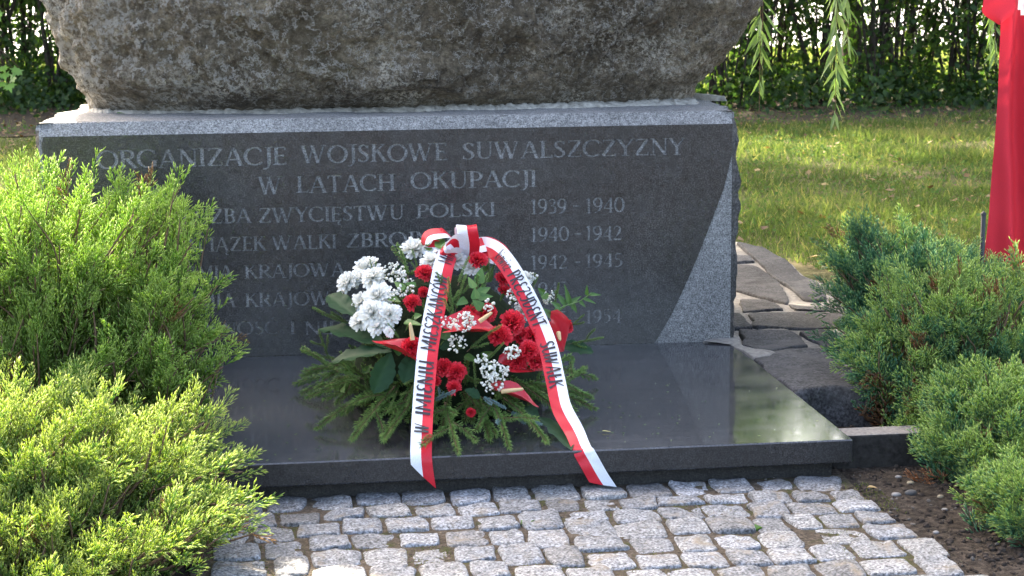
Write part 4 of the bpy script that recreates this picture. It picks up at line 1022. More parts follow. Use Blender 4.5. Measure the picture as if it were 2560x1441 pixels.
tree(11.0, 20, 8, [(-.6, 0, 4.2, 1.7, 1.4), (-1.8, .1, 5.0, 1.5, 1.2), (.6, 0, 5.6, 1.5, 1.3), (-.4, .2, 7.0, 1.4, 1.2)], 'leafy tree at the right end of the hedge', 402)
tree(6.8, 21.5, 9, [(0, 0, 4.6, 1.6, 1.2), (-1.4, 0, 5.8, 1.5, 1.2), (1.5, 0, 6.0, 1.4, 1.2), (0, 0, 7.5, 1.6, 1.3)], 'tall tree beyond the hedge between boulder and flag', 403, 6800)
tree(-3.4, 21.5, 8, [(0, 0, 4.2, 1.5, 1.1), (-1.4, 0, 5.2, 1.5, 1.2), (1.0, 0, 5.6, 1.2, 1.0)], 'leafy tree beyond the hedge on the left', 404)

# ================================================================== WEEPING WILLOW: only its hanging twigs reach into the picture
wl = empty('weeping_willow', (5.6, 9.2, -.03), 'weeping willow whose long thin leafy twigs hang into the top right of the picture', 'tree')
rg = np.random.default_rng(71); mb = MB()
tube(mb, smooth_path(np.array([[5.6, 9.2, -.05], [5.5, 9.2, 1.6], [5.3, 9.1, 3.0], [5.1, 9.0, 4.2]]), 12), np.linspace(.2, .1, 12), 9)
ends = []
for tx, ty, tz in [(2.3, 7.1, 3.6), (3.0, 7.3, 3.9), (3.9, 7.2, 3.7), (4.4, 10.5, 4.3), (6.6, 8.0, 4.2), (6.4, 10.6, 4.2), (5.0, 7.6, 4.2), (3.4, 9.2, 4.4), (1.2, 10.5, 3.9), (0, 10.9, 3.7)]:
    b = np.array([5.25, 9.1, 3.1]); e = np.array([tx, ty, tz])
    pth = smooth_path(np.array([b, b * .5 + e * .5 + np.array([0, 0, .55]), e]), 12); tube(mb, pth, np.linspace(.06, .012, 12), 6); ends.append(pth)
put('trunk', mb.mesh('trunk', [BARK]), wl)
gap0 = np.array(on_z(2078, 846, .1)); gapd = np.array(to_sun)  # crown kept open along this line so sun can reach the paving
Vs, Fs, Ts, off = [], [], [], 0  # unseen crown masses, added above the view to shade the paving
for cc, rr, n_ in [((-.2, 10.9, 3.6), (1.1, .9, .5), 2600), ((.9, 10.7, 3.9), (1.2, 1.1, .6), 3200), ((2.6, 10.2, 4.1), (1.4, 1.0, .7), 2000), ((5.2, 9.2, 5.0), (1.6, 1.4, .9), 2600), ((.4, 11.7, 4.6), (1.2, .9, .6), 1900)]:
    P, Rr, s = crown_cards(n_, cc, rr, rg, .13); kp_ = (fbm(P, 1.9, 3) + rg.normal(0, .2, len(P)) > -.12) & (np.linalg.norm(np.cross(P - gap0, gapd), axis=1) > .17); P, Rr, s = P[kp_], Rr[kp_], s[kp_]
    V, Fc, Tt = scatter(lV, lF, P, Rr, s, np.zeros(5), .5 + rg.normal(0, .15, len(P))); Vs.append(V); Fs.append(Fc + off); Ts.append(Tt); off += len(V)
put('crown', mesh_np('crown', np.concatenate(Vs), np.concatenate(Fs), WILLOW, None, np.concatenate(Ts)), wl)
wV = np.array([(0, 0, 0), (-.075, .3, .02), (.075, .3, .02), (-.06, .62, .05), (.06, .62, .05), (0, 1, .02), (0, .3, -.01), (0, .62, .02)])
wF = np.array([(0, 6, 1), (0, 2, 6), (1, 6, 7), (1, 7, 3), (6, 2, 4), (6, 4, 7), (3, 7, 5), (7, 4, 5)])
def willow_twig(p, q, seed, dens=1.0, start=0.0):
    rg = np.random.default_rng(seed); L = abs(p[2] - q[2]); mbt = MB()
    path = smooth_path(np.array([p, p * .66 + q * .34 + rg.normal(0, .02, 3), p * .33 + q * .67 + rg.normal(0, .012, 3), q]), 24)
    tube(mbt, path, np.linspace(.0035, .0012, 24), 4, 0)
    n = int(L / .024 * dens); t = start + (1 - start) * np.sort(rg.random(n)) ** .8; P = np.array([[np.interp(x, np.linspace(0, 1, 24), path[:, i]) for i in range(3)] for x in t])
    a = rg.uniform(0, 6.28, n); D = np.stack([np.cos(a) * .5, np.sin(a) * .5, np.full(n, -1.0)], axis=1) + rg.normal(0, .18, (n, 3))
    R = frames(D, rg.uniform(0, 6.28, n)); R = R[:, :, [0, 2, 1]] * np.array([1, 1, -1])[None, None, :]
    s = rg.uniform(.085, .13, n) * np.where(t > .93, .8, 1)
    V, Fc, Tt = scatter(wV, wF, P, R, s, np.zeros(8), .5 + rg.normal(0, .18, n)); mbt.add(V, Fc, 1, Tt)
    return mbt.mesh('twig', [TWIGM, WILLOW])
k = 0
for (px0, py0, px1, py1, Y, dn, st0) in [(1905, -40, 1898, 282, 7.1, .85, .0), (1916, -60, 1905, 190, 7.12, .6, .0), (2112, -40, 2088, 290, 7.2, .9, 0), (2098, -80, 2120, 120, 7.25, .9, 0), (2075, -120, 2085, 30, 7.3, .8, 0), (2490, -80, 2488, 150, 7.5, 1.0, 0), (2520, -60, 2475, 110, 7.55, 1.0, 0), (2540, -60, 2530, 190, 7.6, .8, 0)]:
    q = on_y(px1, py1, Y); p = on_y(px0, py0, Y); p = np.array([p[0], Y, 3.45]); mid = on_y(px0, py0, Y)
    put('hanging_twig', willow_twig(p, q, 500 + k, dn), wl); k += 1
for j in range(70):                                                    # the curtain above and beside the frame
    pth = ends[j % len(ends)]; b = pth[rg.integers(4, 12)] + rg.normal(0, .12, 3); q = b + np.array([rg.normal(0, .08), rg.normal(0, .08), -rg.uniform(.7, 1.7)])
    if in_view(np.array([q]), 60, 60)[0] or in_view(np.array([(b + q) / 2]), 60, 60)[0]: 
        q = b + (q - b) * .35
        if in_view(np.array([q]), 60, 60)[0]: continue
    if j < 84: put('hanging_twig', willow_twig(b, q, 600 + j, .8), wl)

# ================================================================== FLAG and the black post beside it
def flag_mesh():
    # left edge traced on the photo, hung at depth about 6.3 m, folds running down
    Y0 = 6.35; rows = 70; cols = 46
    ev = [-260, 0, 66, 100, 230, 440, 600, 700]; eu = [2505, 2499, 2497, 2496, 2490, 2478, 2465, 2459]
    V = []; mi = []
    for i in range(rows):
        vv = -260 + 940 * i / (rows - 1); le = on_y(np.interp(vv, ev, eu), vv, Y0)
        for j in range(cols):
            s = j / (cols - 1); x = le[0] + s * .52
            ph = 9 * s + .8 * math.sin(1.3 * i / rows * 3)
            y = Y0 - .028 * math.sin(ph * 2.1 + .6 * s) - .018 * math.sin(ph * 4.3 + i * .05) * (1 - .3 * i / rows) - .05 * s + .010 * float(fbm(np.array([[x * 1.0, i * .011, .3 * s]]), 6.0, 3)[0])
            V.append((x, y, le[2]))
    V = np.array(V); Fc = grid_faces(rows, cols)
    cx = V[Fc].mean(1)
    # the white half shows as a strip from the top, running down to the right
    e0 = on_y(2549, 0, Y0); e1 = on_y(2572, 60, Y0)
    xs = e0[0] + (cx[:, 2] - e0[2]) * (e1[0] - e0[0]) / (e1[2] - e0[2])
    return V, Fc, (cx[:, 0] > xs + .0).astype(int)
def cloth(name, col, rough=.55, trans=.25, sheen=.2):
    m, t, b, out = new_mat(name); c = coords(t)
    f = noise(t, c, 420, 2, .5); cc = mixc(t, 1.0, col, ramp(t, f, [(.3, .9), (.7, 1.08)]), 'MULTIPLY')
    t.links.new(cc, b.inputs['Base Color']); b.inputs['Roughness'].default_value = rough; b.inputs['Specular IOR Level'].default_value = .35
    tr = nd(t, 'ShaderNodeBsdfTranslucent', {0: (*col, 1)})
    mx = nd(t, 'ShaderNodeMixShader', {0: trans, 1: b.outputs[0], 2: tr.outputs[0]}); t.links.new(mx.outputs[0], out.inputs[0]); return m
FRED = cloth('red_flag_cloth', (.47, .024, .042), .8, .15); FWHITE = cloth('white_flag_cloth', (.75, .76, .8), .7, .3)
BLACK = plain('black_paint', (.012, .012, .013), .4, .5, .1)
V, Fc, mi = flag_mesh()
fp = on_y(2560, 620, 6.40)
fl = empty('flag', (fp[0], 6.42, -.02), 'tall red and white flag hanging in folds at the right picture edge', 'flag')
put('flag_cloth', mesh_np('flag_cloth', V, Fc, [FRED, FWHITE], mi), fl)
fo = [on_y(u, v, 6.29) for u, v in [(2448, -230), (2452, -60), (2457, 0), (2457, 33), (2497, 62)]]; ff = [on_y(u, v, 6.27) for u, v in [(2530, -230), (2532, -60), (2533, 0), (2534, 30), (2499, 63)]]
fa, fb_ = smooth_path(np.array(fo), 30), smooth_path(np.array(ff), 30); FV = []
for k in range(30):
    for s_ in np.linspace(0, 1, 12): FV.append(fa[k] * (1 - s_) + fb_[k] * s_ + np.array([0, -.012 * math.sin(s_ * 3.1) + .004 * math.sin(k * .3 + s_ * 5), 0]))
put('flag_fold', mesh_np('flag_fold', np.array(FV), grid_faces(30, 12), FRED), fl)
mb = MB(); tube(mb, [[fp[0] + .28, 6.44, -.03], [fp[0] + .24, 6.44, 1.5], [fp[0] + .2, 6.43, 2.1]], .016, 10); put('flag_pole', mb.mesh('flag_pole', [BLACK]), fl)
pp = on_y(2459, 534, 6.25)
mb = MB(); tube(mb, [[pp[0] - .002, 6.25, -.04], [pp[0], 6.25, pp[2] - .004]], .0085, 12); tube(mb, [[pp[0], 6.25, pp[2] - .006], [pp[0], 6.25, pp[2]]], .0098, 12)
tag(put('black_post', mb.mesh('black_post', [BLACK])), 'thin black metal post behind the juniper, beside the red flag', 'post')

# ================================================================== FLOWER ARRANGEMENT on the slab
WY = 5.16
wc = on_y(1118, 900, WY); WX = wc[0]
WCEN = np.array([WX, WY, SLZ]); WRAD = np.array([.345, .40, on_y(1118, 618, WY)[2] - SLZ])
def px(u, v): return 700 + u / 2.058, 540 + v / 2.058
def on_mound(u, v, off=0.0):
    """where the sight line of a photo point meets the flower mound (swollen by off metres), or the plane through its middle"""
    d = ray(*px(u, v)); r = WRAD + off; o_ = (CAM - WCEN) / r; dd = d / r
    a, b, c = dd @ dd, 2 * o_ @ dd, o_ @ o_ - 1; D = b * b - 4 * a * c
    if D > 0:
        p = CAM + d * ((-b - math.sqrt(D)) / (2 * a))
        if p[2] < SLZ + .012: p = CAM + d * ((SLZ + .012 - CAMH) / d[2])
    else:
        p = CAM + d * ((WY - .05) / d[1])
        if p[2] < SLZ + .012: p = CAM + d * ((SLZ + .012 - CAMH) / d[2])
    n = unit((p - WCEN) / (r * r)); return p, n
def on_slab(u, v, z=SLZ + .014): return on_z(*px(u, v), z)
arr = empty('flower_arrangement', (WX, WY, SLZ), 'red and white funeral flower arrangement with spruce twigs and a red and white ribbon', 'flower arrangement')
def basis(z, spin=0.0):
    R = frames(np.array([z], float), np.array([spin]))[0]; m = Matrix.Identity(4)
    for i in range(3):
        for j in range(3): m[i][j] = R[i, j]
    return m
def place(name, me, pos, z, spin=0.0, sc=1.0, label=None):
    o = put(name, me, arr, Matrix.Translation(Vector(pos)) @ basis(z, spin) @ Matrix.Diagonal((sc, sc, sc, 1)))
    if label: o['label'] = label
    return o
def foam():
    n, m = 20, 40; V = []
    for i in range(n):
        t = i / (n - 1) * math.pi / 2
        for j in range(m):
            a = 2 * math.pi * j / m; V.append((math.cos(a) * math.cos(t), math.sin(a) * math.cos(t), math.sin(t)))
    V = np.array(V) * (WRAD * np.array([.78, .72, .80])); V += .012 * np.stack([vnoise(V, 20), vnoise(V + 4, 20), vnoise(V + 8, 20)], axis=1)
    return mesh_np('moss_base', V + WCEN + np.array([0, .02, .003]), grid_faces(n, m, True), plain('dark_moss', (.012, .02, .009), .95, .1, .4, 60, .8))
put('moss_base', foam(), arr)

# ---------------------------------------------------------------- petals
def petal_grid(L, W, nl, nw, prof, cup=0.0, curl=0.0, ruffle=0.0, rg=None, tip=0.0):
    t = np.linspace(0, 1, nl)[:, None]; s = np.linspace(-1, 1, nw)[None, :]
    w_ = np.interp(t[:, 0], *prof)[:, None]
    x = s * w_ * W / 2; y = t * L - tip * L * (s ** 2) * (t > .99) ; z = cup * (s ** 2) * w_ * W + curl * L * t ** 2 + 0 * s
    if ruffle and rg is not None:
        ph = rg.uniform(0, 6.28); z = z + ruffle * L * t ** 2 * np.sin(s * 5.5 + ph); y = y + ruffle * .5 * L * (t > .98) * np.sin(s * 14 + ph)
    V = np.stack([x + 0 * t, y + 0 * s, z], axis=2).reshape(-1, 3)
    return V, grid_faces(nl, nw)
def rotx(V, a): c, s = math.cos(a), math.sin(a); return np.stack([V[:, 0], V[:, 1] * c - V[:, 2] * s, V[:, 1] * s + V[:, 2] * c], axis=1)
def rotz(V, a): c, s = math.cos(a), math.sin(a); return np.stack([V[:, 0] * c - V[:, 1] * s, V[:, 0] * s + V[:, 1] * c, V[:, 2]], axis=1)
def petal_mat(name, stops, trans=.3, rough=.45, coat=0, spec=.4):
    m, t, b, out = new_mat(name); a = nd(t, 'ShaderNodeAttribute', attribute_name='tint').outputs['Fac']
    col = ramp(t, a, stops); t.links.new(col, b.inputs['Base Color']); b.inputs['Roughness'].default_value = rough; b.inputs['Specular IOR Level'].default_value = spec
    b.inputs['Coat Weight'].default_value = coat; b.inputs['Coat Roughness'].default_value = .12
    tr = nd(t, 'ShaderNodeBsdfTranslucent'); t.links.new(col, tr.inputs[0])
    mx = nd(t, 'ShaderNodeMixShader', {0: trans, 1: b.outputs[0], 2: tr.outputs[0]}); t.links.new(mx.outputs[0], out.inputs[0]); return m
WPET = petal_mat('white_petal', [(0, (.52, .56, .34)), (.4, (.78, .78, .70)), (1, (.86, .855, .81))], .25, .5)
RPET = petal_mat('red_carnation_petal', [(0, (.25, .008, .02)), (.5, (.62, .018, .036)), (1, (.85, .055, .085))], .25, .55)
SPATHE = petal_mat('red_spathe', [(0, (.28, .006, .015)), (.5, (.50, .012, .024)), (1, (.60, .03, .04))], .08, .3, .35)
CREAM = petal_mat('cream_spadix', [(0, (.50, .30, .12)), (1, (.72, .55, .32))], .1, .5)
GREENC = petal_mat('green_calyx', [(0, (.05, .11, .03)), (1, (.14, .24, .07))], .1, .5)
YEL = petal_mat('yellow_florets', [(0, (.35, .33, .05)), (1, (.62, .55, .08))], .1, .6)
def mum(seed, daisy=False):
    rg = np.random.default_rng(seed); mb = MB(); prof = ([0, .3, .7, .92, 1], [.35, .75, 1, .92, .55])
    layers = [(16, 1.0, -5), (16, .96, 8), (15, .88, 22), (13, .76, 38), (10, .6, 55), (7, .42, 72)] if not daisy else [(17, 1.0, 0), (15, .9, 12), (10, .6, 28)]
    for n, L, el in layers:
        for k in range(n):
            V, Fc = petal_grid(L * rg.uniform(.85, 1.08), .34 * (1 if L > .6 else .8), 6, 4, prof, .28, .10 * rg.normal(.2, .7) + (.16 if el > 30 else -.04))
            V = rotx(V, math.radians(el + rg.normal(0, 7))); V[:, 2] += .04 * (el / 30); V = rotz(V, 2 * math.pi * (k + rg.uniform(-.3, .3)) / n + el)
            t = np.repeat(np.linspace(0, 1, 6), 4); mb.add(V, Fc, 0, np.clip(.12 + 1.3 * t, 0, 1))
    # centre
    V = []; 
    nn = 40
    for k in range(nn):
        r = .16 * math.sqrt(k / nn); a = k * 2.4; V.append((r * math.cos(a), r * math.sin(a), .08 + (.10 if not daisy else .06) - r * .3))
    P = np.array(V); sV, sF, sT = scatter(SPV, SPF, P, frames(np.concatenate([P[:, :2] * 2, np.ones((nn, 1))], axis=1)), np.full(nn, .12), np.zeros(5), rg.random(nn)); mb.add(sV, sF, 1, sT)
    return mb.mesh('chrysanthemum', [WPET, YEL if daisy else WPET])
def carnation(seed):
    rg = np.random.default_rng(seed); mb = MB(); prof = ([0, .35, .7, 1], [.18, .55, .95, 1.0])
    for n, L, el in [(9, 1.0, 12), (9, .98, 30), (8, .92, 46), (7, .85, 60), (6, .78, 74), (4, .7, 86)]:
        for k in range(n):
            V, Fc = petal_grid(L * rg.uniform(.88, 1.1), .78 if el < 50 else .6, 8, 10, prof, .05, .12 * rg.normal(0, 1), .13, rg)
            V[:, 1] += .0; V = rotx(V, math.radians(el + rg.normal(0, 8))); V = rotz(V, 2 * math.pi * (k + rg.uniform(-.3, .3)) / n + el * .7)
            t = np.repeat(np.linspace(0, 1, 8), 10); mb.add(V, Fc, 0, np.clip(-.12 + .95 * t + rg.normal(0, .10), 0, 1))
    return mb.mesh('carnation', [RPET])
def calyx_mesh():
    mb = MB(); tube(mb, [[0, 0, -1.5], [0, 0, -.75], [0, 0, -.4], [0, 0, -.02]], [.1, .24, .27, .34], 10, 0, .5); return mb.mesh('calyx', [GREENC])
MUMS = [mum(k) for k in (1, 2, 3)]; DAISY = mum(9, True); CARN = [carnation(k) for k in (1, 2, 3, 4)]; CALYX = calyx_mesh()
rg = np.random.default_rng(81)
toC = unit(CAM - WCEN)
for (u, v, r, off) in [(690, 175, 62, .02), (785, 175, 50, .0), (775, 235, 50, .03), (910, 235, 52, .01), (985, 275, 40, .01), (445, 275, 66, .03), (355, 345, 58, .0), (480, 320, 56, .045), (415, 325, 52, .035), (505, 415, 66, .05), (425, 445, 52, .02), (480, 505, 68, .06), (565, 510, 55, .05), (415, 545, 50, .03), (505, 575, 48, .055), (1262, 318, 36, -.02), (1255, 492, 44, .0)]:
    p, n = on_mound(u, v, off); z = unit(n * .75 + toC * .45 + np.array([0, 0, .35]) + rg.normal(0, .12, 3))
    place('chrysanthemum', MUMS[rg.integers(3)], p, z, rg.uniform(0, 6.28), r / 2.058 * p[1] / F * 1.28)
p, n = on_mound(562, 598, .055); place('chrysanthemum', DAISY, p, unit(toC + np.array([.3, 0, .1])), 1.0, .0165, 'small white chrysanthemum with a yellow centre below the left cluster')
for (u, v, r, off) in [(1022, 215, 42, .05), (742, 285, 38, .04), (735, 388, 26, .02), (680, 436, 38, .04), (1150, 315, 34, .02), (1160, 378, 30, .0), (980, 495, 38, .02), (1070, 490, 44, .02), (1205, 535, 58, .04), (1135, 610, 52, .05), (1312, 610, 50, .05), (1245, 612, 42, .02), (1287, 680, 46, .06), (1325, 738, 44, .06), (1225, 742, 42, .03), (842, 775, 42, .05), (912, 792, 42, .06), (797, 846, 27, .06), (895, 876, 32, .07), (1482, 562, 34, .03), (985, 1010, 22, .07), (672, 668, 44, .06), (905, 832, 34, .05)]:
    p, n = on_mound(u, v, off); z = unit(n * .8 + toC * .3 + np.array([0, 0, .35]) + rg.normal(0, .2, 3)); s = r / 2.058 * p[1] / F * 1.25
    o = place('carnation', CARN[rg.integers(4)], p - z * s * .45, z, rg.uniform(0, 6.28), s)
    c = bpy.data.objects.new('calyx', CALYX); COL.objects.link(c); c.parent = o
# ---------------------------------------------------------------- anthuriums: heart shaped glossy spathe with a cream spadix
def spathe_mesh(L, W, seed, fold=.25):
    rg = np.random.default_rng(seed); nl, nw = 16, 13
    t = np.linspace(0, 1, nl)[:, None]; s = np.linspace(-1, 1, nw)[None, :]
    w_ = np.interp(t, [0, .08, .25, .45, .75, .93, 1], [.35, .8, 1.0, .98, .62, .2, .02])
    lobes = -.20 * np.exp(-(t / .13) ** 2) * np.abs(s) ** .8
    x = s * w_ * W / 2; y = (t + lobes) * L; z = fold * W * (s * w_) ** 2 * .6 - .16 * L * t ** 2 + .012 * W * np.sin(9 * t + 3 * s) + .02 * W * np.cos(s * 9) * w_
    V = np.stack([x, y + 0 * s, z + 0 * x], axis=2).reshape(-1, 3); mb = MB()
    mb.add(V, grid_faces(nl, nw), 0, np.clip(.55 + .25 * np.cos(np.repeat(np.linspace(-9, 9, nw)[None], nl, 0)).ravel() * .4 + rg.normal(0, .03, nl * nw), 0, 1)); return mb.mesh('spathe', [SPATHE])
def spadix_mesh(L):
    mb = MB(); n = 14; z = np.linspace(0, 1, n); P = np.stack([.06 * L * z ** 2, 0 * z, z * L], axis=1)
    tube(mb, P, L * .085 * np.clip(1.1 - .45 * z, 0, 1), 10, 0, np.repeat(1 - .8 * z, 10)); return mb
def leaf_frame(p0, p1, nrm):
    y = unit(p1 - p0); x = unit(np.cross(y, nrm)); z = np.cross(x, y); m = Matrix.Identity(4)
    for i in range(3): m[i][0], m[i][1], m[i][2] = x[i], y[i], z[i]
    return m
def anthurium(base, tip, W_, nrm, sp0, sp1, seed, fold, lab):
    L = np.linalg.norm(tip - base); o = put('anthurium', spathe_mesh(L, W_, seed, fold), arr, Matrix.Translation(Vector(base)) @ leaf_frame(base, tip, nrm)); o['label'] = lab
    d = sp1 - sp0; Ls = np.linalg.norm(d); mbs = MB(); n = 12; zz = np.linspace(0, 1, n)
    Minv = np.array((Matrix.Translation(Vector(base)) @ leaf_frame(base, tip, nrm)).inverted())
    P = sp0 + zz[:, None] * d; P = P @ Minv[:3, :3].T + Minv[:3, 3]
    tube(mbs, P, .0062 * np.clip(1.15 - .5 * zz, 0, 1), 10, 0, .5)
    s_ = bpy.data.objects.new('spadix', mbs.mesh('spadix', [CREAM])); COL.objects.link(s_); s_.parent = o
def mp(u, v, off=.05): return on_mound(u, v, off)[0]
anthurium(mp(880, 585, .05), mp(1150, 560, .055), .10, unit(np.array([0, -.35, 1.0])), mp(1025, 545, .075), mp(1087, 500, .09), 1, .5, 'red anthurium under white gypsophila in the middle, spadix pointing up right')
anthurium(mp(715, 745, .06), mp(492, 606, .085), .085, unit(np.array([.35, -.25, 1.0])), mp(683, 640, .095), mp(670, 556, .11), 2, .55, 'red anthurium pointing left beside the left ribbon tail')
anthurium(mp(1395, 545, .05), mp(1485, 700, .04), .105, unit(np.array([.35, -.9, .5])), mp(1432, 600, .085), mp(1440, 640, .09), 3, .15, 'glossy pinkish red anthurium behind the right ribbon tail')
anthurium(mp(1120, 895, .06), mp(1345, 952, .09), .07, unit(np.array([-.15, -.3, 1.0])), mp(1138, 905, .10), mp(1247, 892, .12), 4, .5, 'low red anthurium at the bottom with its cream spadix lying sideways')
anthurium(mp(1180, 770, .01), mp(1390, 740, .03), .10, unit(np.array([0, -.6, .9])), mp(1240, 750, .02), mp(1280, 745, .03), 5, .3, 'dark red anthurium below the carnations, right of centre')
# ---------------------------------------------------------------- leaves
def leaf_mesh(L, W, mat, seed, droop=.15, fold=.18, wave=.0, base=.45, tint=.45, prof=None):
    rg = np.random.default_rng(seed); nl, nw = 14, 7; t = np.linspace(0, 1, nl)[:, None]; s = np.linspace(-1, 1, nw)[None, :]
    w_ = np.sin(math.pi * np.clip(t, 0, 1) ** base) ** .85 if prof is None else np.interp(t, *prof)
    x = s * w_ * W / 2 * (1 + wave * np.sin(t * 34) * .25); y = t * L + 0 * s
    z = -droop * L * t ** 2 + fold * W * np.abs(s) * w_ + wave * W * .22 * np.sin(t * 24 + 2 * s) * np.abs(s) * w_
    V = np.stack([x, y, z], axis=2).reshape(-1, 3); vein = .06 * np.cos(t * 60 - np.abs(s) * 7) + .16 * np.exp(-(s / .13) ** 2) + 0 * t
    mb = MB(); mb.add(V, grid_faces(nl, nw), 0, np.clip(tint + vein.ravel(), 0, 1)); return mb.mesh('leaf', [mat])
def leaf(b, t, W, nrm, mat, seed, lab=None, **kw):
    o = put('leaf', leaf_mesh(np.linalg.norm(t - b), W, mat, seed, **kw), arr, Matrix.Translation(Vector(b)) @ leaf_frame(b, t, unit(np.array(nrm, float))))
    if lab: o['label'] = lab
wide = ([0, .08, .3, .55, .8, .94, 1], [.06, .3, .8, 1, .8, .4, .02])
for k, (b, t, W, n) in enumerate([((395, 520, .03), (238, 388, .02), .060, (-.2, -.6, .7)), ((570, 690, .02), (188, 528, .05), .078, (.1, -.45, .9)), ((575, 700, .03), (246, 722, .07), .062, (0, -.5, .9)), ((570, 705, .06), (488, 912, .09), .066, (.3, -.9, .4)), ((700, 700, .04), (640, 860, .07), .06, (0, -.9, .5)), ((1420, 670, -.02), (1618, 690, -.02), .05, (0, -.6, .8)), ((1335, 1035, .06), (1505, 1160, .1), .06, (.2, -.5, .9)), ((1255, 990, .06), (1335, 1045, .07), .05, (.2, -.6, .7)), ((850, 620, .02), (840, 690, .03), .05, (0, -.9, .4)), ((950, 895, .06), (1030, 935, .07), .035, (0, -.5, .8))]):
    b_, t_ = mp(*b), mp(*t)
    if 1330 < b[0] < 1340: t_ = on_slab(1505, 1160, SLZ + .025)
    leaf(b_, t_, W, n, LEAF_D, 700 + k, None, droop=.1, wave=.35, prof=wide, tint=.4)
for k, (b, t, W) in enumerate([((1020, 350, .04), (1040, 262, .06), .030), ((1000, 375, .05), (968, 310, .05), .022), ((1010, 430, .05), (1000, 368, .06), .026), ((1020, 400, .05), (1085, 365, .05), .024), ((1010, 420, .05), (1100, 412, .05), .024), ((1040, 480, .05), (990, 430, .06), .030), ((960, 430, .03), (905, 460, .04), .024),
        ((770, 180, .05), (716, 100, .04), .022), ((825, 170, .06), (820, 62, .06), .030), ((640, 545, .05), (735, 560, .07), .022), ((690, 520, .05), (730, 510, .06), .02), ((640, 380, .04), (585, 335, .05), .022), ((560, 420, .05), (620, 440, .06), .02), ((700, 360, .04), (640, 345, .05), .018), ((850, 640, .03), (860, 560, .04), .03)]):
    leaf(mp(*b), mp(*t), W, (RNG.normal(0, .2), -.75, .5), LEAF_G, 730 + k, None, droop=.05, fold=.12, tint=.42 + .1 * RNG.random())
for k in range(30):                                             # small green leaves tucked in between
    a_, e_ = RNG.uniform(3.3, 6.1), RNG.uniform(.15, 1.2); dv = np.array([math.cos(a_) * math.cos(e_), math.sin(a_) * math.cos(e_), math.sin(e_)])
    q_ = WCEN + dv * WRAD * RNG.uniform(.88, .98); td = unit(np.array([RNG.normal(0, 1), RNG.normal(-.2, .6), RNG.normal(.4, .7)]) + dv * .6)
    leaf(q_, q_ + td * RNG.uniform(.035, .06), RNG.uniform(.018, .028), tuple(dv + np.array([0, -.2, .4])), LEAF_G if k % 3 else LEAF_D, 790 + k, None, droop=.08, fold=.14, tint=.3 + .2 * RNG.random())
# leafy sprig reaching out to the right, its leaves and stalk
sp = [mp(1380, 520, .03), mp(1450, 470, .05), mp(1540, 440, .04), mp(1600, 400, .03)]
mb = MB(); tube(mb, smooth_path(np.array(sp), 12), .0018, 5); st = put('sprig_stem', mb.mesh('sprig_stem', [GREENC]), arr)
for k, (b, t, W) in enumerate([((1455, 470), (1400, 500), .026), ((1440, 478), (1395, 440), .02), ((1470, 462), (1410, 380), .018), ((1490, 455), (1465, 350), .016), ((1480, 460), (1550, 410), .018), ((1500, 455), (1530, 500), .016), ((1540, 440), (1575, 470), .014), ((1560, 425), (1630, 450), .013), ((1580, 410), (1578, 355), .013), ((1590, 405), (1655, 405), .012), ((1400, 520), (1340, 470), .024), ((1430, 490), (1490, 520), .018), ((1350, 430), (1390, 380), .02), ((1360, 400), (1325, 370), .018)]):
    leaf(mp(b[0], b[1], .05), mp(t[0], t[1], .045), W, (RNG.normal(0, .3), -.7, .6), LEAF_G, 760 + k, None, droop=.08, fold=.14, tint=.36 + .12 * RNG.random())
# ---------------------------------------------------------------- conifer twigs
def twig_mesh(seed, mat, L=1.0, dense=1.0, side=2, nl=.066, bend=.0, tint=.45):
    """unit-long twig along +Z; needles of length nl"""
    rg = np.random.default_rng(seed); mb = MB(); axes = []
    main = smooth_path(np.array([[0, 0, 0], [bend * .25, .02, .35], [bend * .6, .01, .7], [bend, -.02, 1.0]]), 14); axes.append((main, .10))
    for k in range(side):
        f = .22 + .5 * k / max(1, side); b = main[int(f * 13)]; sd = 1 if k % 2 else -1
        e = b + np.array([sd * rg.uniform(.22, .34), rg.normal(0, .05), rg.uniform(.28, .42)]); axes.append((smooth_path(np.array([b, (b + e) / 2 + np.array([sd * .03, 0, 0]), e]), 10), 0.0))
    for ax, s0 in axes:
        Ls = np.linalg.norm(np.diff(ax, axis=0), axis=1).sum(); tube(mb, ax, np.linspace(.007, .0035, len(ax)), 4, 1, .5)
        n = int(Ls * 400 * dense); t = s0 + (1 - s0) * (np.arange(n) + rg.random(n)) / n
        P = np.stack([np.interp(t, np.linspace(0, 1, len(ax)), ax[:, i]) for i in range(3)], axis=1)
        T = unit(np.stack([np.interp(t, np.linspace(0, 1, len(ax)), np.gradient(ax[:, i])) for i in range(3)], axis=1))
        R0 = frames(T); a = rg.vonmises(math.pi / 2, .5, n); rad = np.cos(a)[:, None] * R0[:, :, 0] + np.sin(a)[:, None] * R0[:, :, 1]
        D = unit(rad * rg.uniform(.65, 1.0, n)[:, None] + T * rg.uniform(.55, .95, n)[:, None] * np.where(t > .96, 2.5, 1)[:, None])
        s = nl * rg.uniform(.8, 1.15, n); V, Fc, Tt = scatter(SPV, SPF, P, frames(D, rg.uniform(0, 6, n)), np.stack([s * .72, s * .72, s], axis=1), np.array([-.1, .0, .0, .0, .12]), tint + .25 * (t - .6) + rg.normal(0, .12, n)); mb.add(V, Fc, 0, Tt)
    return mb.mesh('twig', [mat, TWIGM])
SPR = [twig_mesh(801 + k, SPRUCE, bend=b, side=s_) for k, (b, s_) in enumerate([(.0, 2), (.12, 2), (-.12, 2), (.05, 0), (-.1, 1), (.15, 3)])]
FIRM = [twig_mesh(821 + k, FIR, side=k, nl=.105, dense=.9) for k in (0, 1)]
